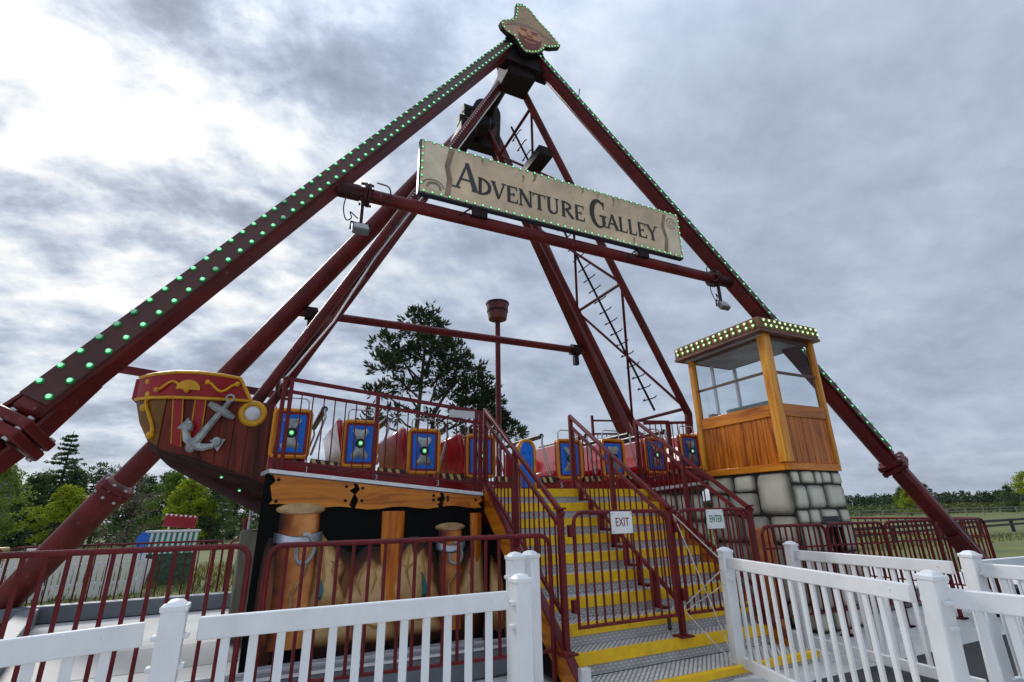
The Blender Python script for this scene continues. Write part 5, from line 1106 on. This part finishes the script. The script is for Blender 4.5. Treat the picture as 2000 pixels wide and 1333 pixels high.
white_panel((B2[0]-0.005, B2[1]-0.11), (5.72, 0.5), 'white vinyl fence panel beyond the queue lane at the right edge')
white_panel((B2[0]+0.12, B2[1]+0.03), (8.2, 2.5), 'white vinyl fence panel crossing away to the right')

# ------------------------------------------------------------------ background pieces
pole = thing('barrel_topped_pole', 'slim dark red pole with a tapered barrel on top behind the boat', 'pole', (6.27, 14.0, -0.1))
b = MB(); b.tube((6.27, 14, -0.1), (6.27, 14, 7.75), 0.085, 10); obj('pole_shaft', b, MAROON, pole)
b = MB(); b.lathe([(0.20, 7.66), (0.30, 7.70), (0.335, 7.95), (0.375, 8.24), (0.36, 8.26)], (6.27, 14, 0), 18); br = obj('barrel', b, mat('barrel_wood', (0.13, 0.022, 0.016), 0.5, 0, 0.3, 5), pole)
b = MB(); b.lathe([(0.345, 7.96), (0.352, 7.96), (0.358, 8.01), (0.35, 8.01)], (6.27, 14, 0), 18); b.lathe([(0.376, 8.24), (0.395, 8.24), (0.395, 8.29), (0.37, 8.29)], (6.27, 14, 0), 18); obj('barrel_hoop', b, DARK, br)

# striped stall and boards beyond the fence at left
st = thing('striped_stall', 'green and white striped stall with a red sign board on top', 'stall', (-2.2, 18, -0.1))
b = MB(); b.box((-2.85, 18.0, 0.70), (-1.62, 18.35, 1.30), 0.02); obj('counter_front', b, mat('stall_green', (0.03, 0.28, 0.17), 0.5, 0, .2, 5), st)
b = MB(); b.box((-2.80, 18.02, -0.1), (-1.66, 18.35, 0.70)); obj('lower_front', b, mat('stall_dark', (0.06, 0.11, 0.07), 0.7, 0, .45, 9), st)
for i in range(9):
    b = MB(); x = -2.78+0.135*i; b.prism([(x, 0.72), (x+0.06, 0.72), (x+0.09, 1.28), (x+0.02, 1.28)], (0, 18.0, 0), X_, Z_, 0.012); obj('white_stripe', b, WPAINT, st)
b = MB(); b.box((-2.9, 17.97, 1.29), (-1.58, 18.36, 1.34)); obj('counter_edge', b, WPAINT, st)
b = MB(); b.obox((-2.12, 18.1, 1.58), (0.40, 0.06, 0.17), Matrix.Rotation(R_(6), 3, 'Y'), 0.015); rs = obj('red_sign', b, mat('stall_red', (0.36, 0.008, 0.02), 0.4), st)
b = MB(); b.box((-2.4, 18.08, 1.30), (-2.36, 18.12, 1.45)); b.box((-1.9, 18.08, 1.30), (-1.86, 18.12, 1.45)); obj('sign_leg', b, WPAINT, st)
b = MB()
for i in range(7): b.ell((-2.48+0.12*i, 18.03, 1.76-0.012*i), (0.03, 0.03, 0.03), 6, 4)
obj('sign_lamp', b, WPAINT, st)
b = MB(); b.prism([(-3.06, 0.3), (-2.86, 0.3), (-2.80, 0.9), (-2.72, 1.20), (-2.80, 1.30), (-2.92, 1.32), (-3.02, 1.15), (-3.0, 0.8)], (0, 17.7, 0), X_, Z_, 0.05); tag(obj('blue_board', b, mat('bright_blue', (0.01, 0.13, 0.62), 0.4), None), 'upright bright blue cut-out board beside the striped stall', 'board')
pk = thing('picket_fence', 'long white picket fence standing in the grass left of the striped stall', 'picket fence', (-5.5, 15.6, -0.1))
b = MB(); b.beam((-9, 15.0, 0.18), (-2.55, 16.6, 0.18), 0.04, 0.07); b.beam((-9, 15.0, 0.62), (-2.55, 16.6, 0.62), 0.04, 0.07); obj('fence_rail', b, WPAINT, pk)
pm = MB(); pm.prism([(-0.045, 0), (0.045, 0), (0.045, 0.9), (0, 0.97), (-0.045, 0.9)], (0, 0, 0), X_, Z_, 0.01, 0.01); me = pm.mesh('picket', WPAINT)
for i in range(58): inst('picket', me, pk, Vector((-9, 14.96, -0.1)).lerp(Vector((-2.6, 16.56, -0.1)), i/57), Matrix.Rotation(0.24, 3, 'Z'))
wd = thing('white_board', 'large white board leaning at the end of the picket fence', 'board', (-2.5, 16.7, -0.1))
b = MB(); b.obox((-2.56, 16.62, 0.28), (0.11, 0.02, 0.40), Matrix.Rotation(R_(10), 3, 'Y'), 0.005); obj('board_panel', b, WPAINT, wd)
# bits behind the picket fence at far left
for x, c, n, lab in ((-5.9, (0.5, 0.36, 0.12), 'yellow_bin', 'yellow rounded bin behind the picket fence at far left'), (-4.95, (0.03, 0.03, 0.035), 'dark_cabinet', 'dark boxy cabinet behind the picket fence')):
    t = thing(n, lab, 'bin' if 'bin' in n else 'cabinet', (x, 17.5, -0.1)); b = MB(); b.box((x-0.25, 17.3, -0.1), (x+0.25, 17.7, 0.95), 0.06); obj('body', b, mat(n, c, 0.5), t)
    b = MB(); b.box((x-0.27, 17.28, 0.95), (x+0.27, 17.72, 1.05), 0.03); obj('lid', b, WPAINT if 'cab' in n else mat(n, c, 0.5), t)
# weathered post cluster beside the platform's left end
wp = thing('canvas_wrapped_post', 'weathered post wrapped in pale canvas with red and white poles in its top', 'post', (0.02, 8.8, 0))
b = MB(); b.box((-0.25, 8.7, 0.0), (0.05, 8.95, 1.45), 0.03); obj('canvas_wrap', b, DIRTY, wp)
b = MB(); b.tube((-0.15, 8.8, 1.4), (-0.15, 8.8, 1.95), 0.022, 8); obj('white_pole', b, WPAINT, wp)
b = MB(); b.tube((0.0, 8.8, 1.4), (0.05, 8.8, 1.85), 0.04, 8); b.tube((-0.2, 8.85, 1.4), (-0.21, 8.85, 1.62), 0.03, 8); obj('red_pole', b, mat('dull_red', (0.25, 0.02, 0.03), 0.5), wp)

# far field fences on the right
for y0, lab, h in ((44, 'low grey post and rail fence across the field on the right', 1.1), (70, 'pale post and rail fence far across the field', 1.2)):
    t = thing('field_fence', lab, 'fence', (90, y0, -0.1)); b = MB()
    for i in range(26): x = 40+i*5.5; b.box((x-0.08, y0-0.08, -0.1), (x+0.08, y0+0.08, h))
    obj('post', b, mat('grey_timber', (0.24, 0.23, 0.20), 0.8), t); b = MB()
    for z in (h*0.95, h*0.55): b.beam((40, y0, z), (178, y0, z), 0.06, 0.12)
    obj('rail', b, mat('grey_timber', (0.24, 0.23, 0.20), 0.8), t)
b = MB(); b.box((60, 27.9, -0.1), (63, 28.1, 0.9)); 
t = thing('black_barrier_rails', 'black double rails crossing the grass beyond the red corner fence', 'rails', (24, 15, -0.1))
b = MB(); b.beam((18, 14.6, 0.62), (48, 17.0, 0.62), 0.12, 0.14); b.beam((18, 14.6, 0.36), (48, 17.0, 0.36), 0.12, 0.12)
for i in range(7): b.box((18+5*i-0.07, 14.55+0.4*i, -0.1), (18+5*i+0.07, 14.7+0.4*i, 0.7))
obj('rails', b, BLACK, t)

# ------------------------------------------------------------------ trees
def leaf_cloud(mb, c, r, n, size, rr, flat=1.0, asp=0.5):
    c = Vector(c)
    for _ in range(n):
        while True:
            p = Vector((rr.uniform(-1, 1), rr.uniform(-1, 1), rr.uniform(-1, 1)))
            if 0.05 < p.length <= 1: break
        p = Vector((p.x*r, p.y*r, p.z*r*flat)); s = size*rr.uniform(0.6, 1.3)
        a = Vector((rr.gauss(0, 1), rr.gauss(0, 1), rr.gauss(0, 0.8))).normalized(); t = a.orthogonal().normalized()
        t = (t*math.cos(rr.uniform(0, 6.28))+a.cross(t)*math.sin(rr.uniform(0, 6.28))).normalized()
        q = c+p; mb.add([q-a*s*0.5, q+t*s*asp*0.5, q+a*s*0.5, q-t*s*asp*0.5], [(0, 1, 2, 3)])
def broadleaf(h, wd, seed, lsz=0.22, nclump=70, per=55, low=0.12, trunks=1):
    rr = random.Random(seed); tr = MB(); cr = MB()
    for k in range(trunks):
        lx = (k-(trunks-1)/2)*0.5; pts = [Vector((lx*0.4, 0, 0)), Vector((lx, rr.uniform(-.2, .2), h*0.3)), Vector((lx*1.8+rr.uniform(-.3, .3), rr.uniform(-.3, .3), h*0.6)), Vector((lx*2.2+rr.uniform(-.3, .3), rr.uniform(-.3, .3), h*0.9))]
        b0 = h*0.022; tr.path(pts, [b0, b0*0.75, b0*0.5, b0*0.15], 7)
    for i in range(nclump):
        t = rr.random(); z = h*(low+(1-low)*t*0.97); prof = math.sin(math.pi*min(1, (t*0.86+0.16)))**0.7
        a = rr.uniform(0, 6.28); rad = wd*prof*math.sqrt(rr.uniform(0.1, 1))*rr.uniform(0.75, 1.1)
        c = Vector((math.cos(a)*rad, math.sin(a)*rad, z)); leaf_cloud(cr, c, wd*rr.uniform(0.16, 0.30), per, lsz, rr, 0.75, 0.62)
        if i % 3 == 0: tr.path([Vector((0, 0, max(0.2, z-h*0.18))), c*0.55+Vector((0, 0, z*0.42)), c], [h*0.008, h*0.005, 0.01], 5)
    return tr, cr
def conifer(h, wd, seed, lsz=0.2):
    rr = random.Random(seed); tr = MB(); cr = MB(); tr.path([(0, 0, 0), (0.05, 0, h*0.5), (0, 0, h)], [h*0.02, h*0.013, 0.02], 7)
    lv = int(h*2.6)
    for i in range(lv):
        t = i/lv; z = h*(0.10+0.88*t); rad = wd*(1-t)**0.75*rr.uniform(0.7, 1.12)+0.12; nb = rr.randint(5, 8)
        for k in range(nb):
            a = rr.uniform(0, 6.28); L_ = rad*rr.uniform(0.55, 1.1); e = Vector((math.cos(a)*L_, math.sin(a)*L_, z+rr.uniform(-0.1, 0.25)*L_))
            tr.path([(0, 0, z), e], [h*0.005, 0.01], 4)
            m = max(2, int(L_/0.45))
            for q in range(m): f = (q+1)/m; leaf_cloud(cr, Vector((0, 0, z)).lerp(e, f)+Vector((0, 0, 0.05)), 0.16+0.22*L_*0.3, 16, lsz, rr, 0.45, 0.4)
    return tr, cr
def scots_pine(seed, h, lsz, lobes, trunks):
    """open pine: bare stems fork into lobes of needle tufts"""
    rr = random.Random(seed); tr = MB(); cr = MB()
    for t in trunks: tr.path(t, [0.17, 0.15, 0.11, 0.06][:len(t)] if len(t) <= 4 else 0.1, 8)
    for (c, r, n, base) in lobes:
        c = Vector(c); base = Vector(base)
        tr.path([base, base.lerp(c, 0.5)+Vector((0, 0, -0.15*r[0])), c], [0.075, 0.055, 0.02], 6)
        for _ in range(n):
            while True:
                p = Vector((rr.uniform(-1, 1), rr.uniform(-1, 1), rr.uniform(-1, 1)))
                if 0.25 < p.length <= 1: break
            if rr.random() < 0.22: continue
            e = c+Vector((p.x*r[0], p.y*r[0], p.z*r[1]))
            if rr.random() < 0.5: tr.path([c.lerp(base, 0.15*rr.random()), c.lerp(e, 0.55)+Vector((0, 0, -0.1)), e], [0.026, 0.016, 0.008], 4)
            # a tuft: needles fan upwards and outwards
            ax = (p.normalized()+Vector((0, 0, 0.7))).normalized()
            for _k in range(13):
                dv = (ax+Vector((rr.gauss(0, .55), rr.gauss(0, .55), rr.gauss(0, .45)))).normalized(); sd = dv.orthogonal().normalized()
                sd = (sd*math.cos(_k)+dv.cross(sd)*math.sin(_k)); ln = lsz*rr.uniform(0.7, 1.25); q = e+dv*0.03+Vector((rr.gauss(0, .10), rr.gauss(0, .10), rr.gauss(0, .08)))
                cr.add([q, q+dv*ln*0.5+sd*ln*0.16, q+dv*ln, q+dv*ln*0.5-sd*ln*0.16], [(0, 1, 2, 3)])
    return tr, cr
def tree_meshes(tc_, bark, leaf): return tc_[0].mesh('trunk', bark), tc_[1].mesh('crown', leaf, smooth=False)
def plant(name, meshes, x, y, label, s=1.0, rot=0.0, cat='tree', group=None, z=-0.1, sz=None):
    t = thing(name, label, cat, (x, y, z), group); t.rotation_euler = (0, 0, rot); t.scale = (s, s, sz or s)
    for n, me in zip(('trunk', 'crown'), meshes): o = bpy.data.objects.new(n, me); col.objects.link(o); o.parent = t
    return t
# the big pine behind the boat
zt = 14.1
pine = scots_pine(11, zt, 0.36, [
    ((-0.1, 0, 13.0), (1.35, 1.05), 95, (0.1, 0, 11.0)), ((0.7, 0.3, 12.2), (1.1, 0.8), 55, (0.2, 0, 10.2)), ((-1.9, 0.2, 11.4), (1.25, 0.75), 60, (-0.2, 0, 9.4)), ((-2.3, -0.4, 10.0), (1.0, 0.7), 48, (-0.3, 0, 8.4)),
    ((-1.2, 0.6, 10.8), (1.1, 0.7), 40, (-0.1, 0, 9.0)), ((0.3, -0.5, 11.2), (1.3, 0.8), 60, (0.2, 0, 9.5)), ((1.9, 0.2, 11.2), (1.2, 0.9), 75, (0.5, 0, 9.0)), ((2.7, 0.0, 10.2), (1.2, 0.9), 80, (0.7, 0, 8.2)),
    ((-2.4, 0.4, 8.6), (0.9, 0.45), 26, (-0.3, 0, 7.4)), ((-0.9, 0.5, 9.0), (1.0, 0.55), 30, (-0.2, 0, 7.6)), ((0.9, -0.3, 9.8), (1.0, 0.8), 45, (0.5, 0, 8.0)), ((1.5, 0.3, 8.7), (0.9, 0.6), 34, (0.7, 0, 7.2)),
    ((3.6, 0.1, 9.1), (1.3, 0.9), 90, (1.2, 0, 7.0)), ((4.4, 0.3, 8.2), (1.1, 0.8), 70, (1.4, 0, 6.4)), ((2.9, -0.3, 7.8), (1.2, 0.7), 60, (1.2, 0, 6.2)), ((4.7, 0.0, 7.2), (1.0, 0.7), 60, (1.5, 0, 5.6)),
    ((5.7, 0.2, 6.6), (1.0, 0.6), 55, (1.9, 0, 5.2)), ((3.6, 0.3, 6.4), (1.1, 0.6), 45, (1.4, 0, 5.2)), ((-1.4, 0.4, 7.3), (1.1, 0.4), 22, (-0.3, 0, 6.4)), ((0.8, 0.4, 7.2), (1.0, 0.5), 24, (0.6, 0, 6.0)), ((-2.9, 0.2, 7.0), (0.7, 0.35), 14, (-0.5, 0, 6.0))],
    [[Vector((-0.3, 0, 0)), Vector((-0.35, 0, 5)), Vector((-0.1, 0, 9)), Vector((0.1, 0, 12.6))], [Vector((0.5, 0.2, 0)), Vector((0.6, 0.2, 4.5)), Vector((0.8, 0.2, 7.5)), Vector((2.2, 0.2, 9.8))], [Vector((0.8, 0, 0)), Vector((1.2, 0, 4)), Vector((2.6, 0.1, 6.4)), Vector((4.2, 0.2, 7.6))]])
plant('pine_tree', tree_meshes(pine, BARK, LEAF_PINE), 7.75, 28.4, 'tall open-crowned pine behind the boat and the barrel-topped pole')
# left wood
YB = 46
bir = tree_meshes(broadleaf(6.2, 2.3, 1, 0.20, 80, 60, 0.18, 2), BIRCH, LEAF_BIR); yel = tree_meshes(broadleaf(4.6, 2.0, 2, 0.18, 80, 60, 0.05), BARK, LEAF_YEL)
cfr = tree_meshes(conifer(8.6, 2.3, 3, 0.24), BARK, LEAF_DARK); mid = tree_meshes(broadleaf(7.0, 2.5, 4, 0.22, 85, 60, 0.06), BARK, LEAF_MID); drk = tree_meshes(broadleaf(6.6, 2.2, 5, 0.22, 85, 60, 0.04), BARK, LEAF_DARK)
PINE2 = scots_pine(21, 8, 0.30, [((0, 0, 6.8), (1.3, 0.8), 50, (0, 0, 5)), ((-1.2, 0, 5.9), (1.1, 0.7), 45, (0, 0, 4.4)), ((1.3, 0.2, 5.8), (1.1, 0.7), 45, (0, 0, 4.4)), ((0.3, -0.4, 5.0), (1.3, 0.7), 45, (0, 0, 3.6)), ((-0.9, 0.4, 4.4), (1.2, 0.6), 40, (0, 0, 3.4)), ((1.4, 0, 4.2), (1.1, 0.6), 40, (0, 0, 3.2)), ((-1.6, 0, 3.4), (1.1, 0.5), 35, (0, 0, 2.6)), ((0.6, 0, 3.2), (1.4, 0.6), 40, (0, 0, 2.4))], [[Vector((0, 0, 0)), Vector((0.1, 0, 3)), Vector((0, 0, 5)), Vector((0, 0, 7))]])
pn2 = tree_meshes(PINE2, BARK, LEAF_DARK)
grey = tree_meshes(broadleaf(5.2, 1.9, 6, 0.16, 60, 32, 0.05), BARK, leafmat('grey_twigs', (0.12, 0.108, 0.075), (0.20, 0.18, 0.125), 0.2))
plant('birch_tree', bir, -15.2, 44, 'pale green birch with two white stems at the far left', 0.86, 0.3)
plant('shrub_tree', yel, -11.6, 43, 'bright yellow-green bush just left of the slanting red leg', 0.88, 0.6)
plant('conifer_tree', cfr, -14.1, 50, 'tallest dark conifer with a pointed top in the left wood', 0.99)
plant('pine_tree', pn2, -11.7, 51, 'dark pine with open top right of the pointed conifer', 0.80, 1.0)
plant('bare_grey_tree', grey, -7.6, 41, 'grey twiggy tree standing under the ship stern', 0.92, 0.2)
plant('leafy_tree', mid, -6.0, 45, 'mid green leafy tree right of the grey twiggy tree', 0.74, 0.5)
plant('dark_leafy_tree', drk, -3.2, 43, 'dark green tree behind the red stall sign', 0.72, 1.5)
plant('yellow_leafy_tree', yel, -4.6, 42, 'yellow-green leafy tree above the red stall sign', 0.98, 2.0)
WOOD = 'dark trees filling the wood behind the picket fence'
kinds = [drk, mid, pn2, drk, cfr]
tr_ = random.Random(17)
for i in range(34):
    x = -22+i*0.80+tr_.uniform(-.5, .5); hmax = 6.2 if x < -16.5 else (6.0 if x < -9 else (5.6 if x < -5 else 4.4))
    k = tr_.choice(kinds); base_h = {id(drk): 6.6, id(mid): 7.0, id(pn2): 7.6, id(cfr): 8.6}[id(k)]
    s = hmax*tr_.uniform(0.78, 1.0)/base_h*YB/50*1.1
    lb, gp = {id(drk): ('broad dark green tree', 'broad dark trees'), id(mid): ('mid green rounded tree', 'rounded green trees'), id(pn2): ('open-crowned dark pine', 'open-crowned pines'), id(cfr): ('pointed dark conifer lower than the tallest one', 'pointed conifers')}[id(k)]
    plant('wood_tree', k, x, YB+4+tr_.uniform(0, 8), lb+' in the wood behind the picket fence', s, tr_.uniform(0, 6.28), 'tree', gp+' in the wood behind the picket fence')
# undergrowth between the trunks
b = MB(); rr = random.Random(5)
for i in range(150): leaf_cloud(b, (rr.uniform(-27, 8), rr.uniform(44, 52), rr.uniform(0.1, 1.5)), 1.0, 50, 0.22, rr, 0.7, 0.6)
o = obj('undergrowth', b, LEAF_DARK, None, False); o['kind'] = 'stuff'
# right side: bushes and trees before the far wood
for i, (me, x, y, s, lab) in enumerate(((yel, 101, 52, 0.92, 'low yellow-green bush just left of the right A-frame leg'), (drk, 113, 55, 0.86, 'round dark green tree just right of the right A-frame leg'), (mid, 107, 56, 0.72, 'light green tree touching the right A-frame leg'), (yel, 141.5, 50, 1.75, 'large yellow-green bush at the right frame edge'), (drk, 137, 52, 0.8, 'dark low tree beside the yellow-green bush at the right frame edge'))):
    plant('field_tree', me, x, y, lab, s, i*1.1)
b = MB(); rr = random.Random(9)
for i in range(760):
    t = rr.random(); x = 95+150*t; y = 90+rr.uniform(-6, 30)-30*t; h = (3.9+2.8*t)*rr.uniform(0.6, 1.0)
    for q in range(3): leaf_cloud(b, (x, y, h*(0.25+0.3*q)), 1.5-0.42*q, 16, 0.75, rr, 1.1, 0.5)
o = obj('far_wood', b, leafmat('far_wood_leaves', (0.030, 0.058, 0.030), (0.060, 0.095, 0.040), 0.15), None, False); o['kind'] = 'stuff'
b = MB()
for i in range(420): t = rr.random(); leaf_cloud(b, (88+100*t, 66+rr.uniform(-6, 8)-10*t, rr.uniform(0.2, 1.3)), 1.6, 30, 0.5, rr, 0.6, 0.6)
o = obj('field_scrub', b, leafmat('scrub_leaves', (0.07, 0.095, 0.025), (0.12, 0.14, 0.04), 0.2), None, False); o['kind'] = 'stuff'
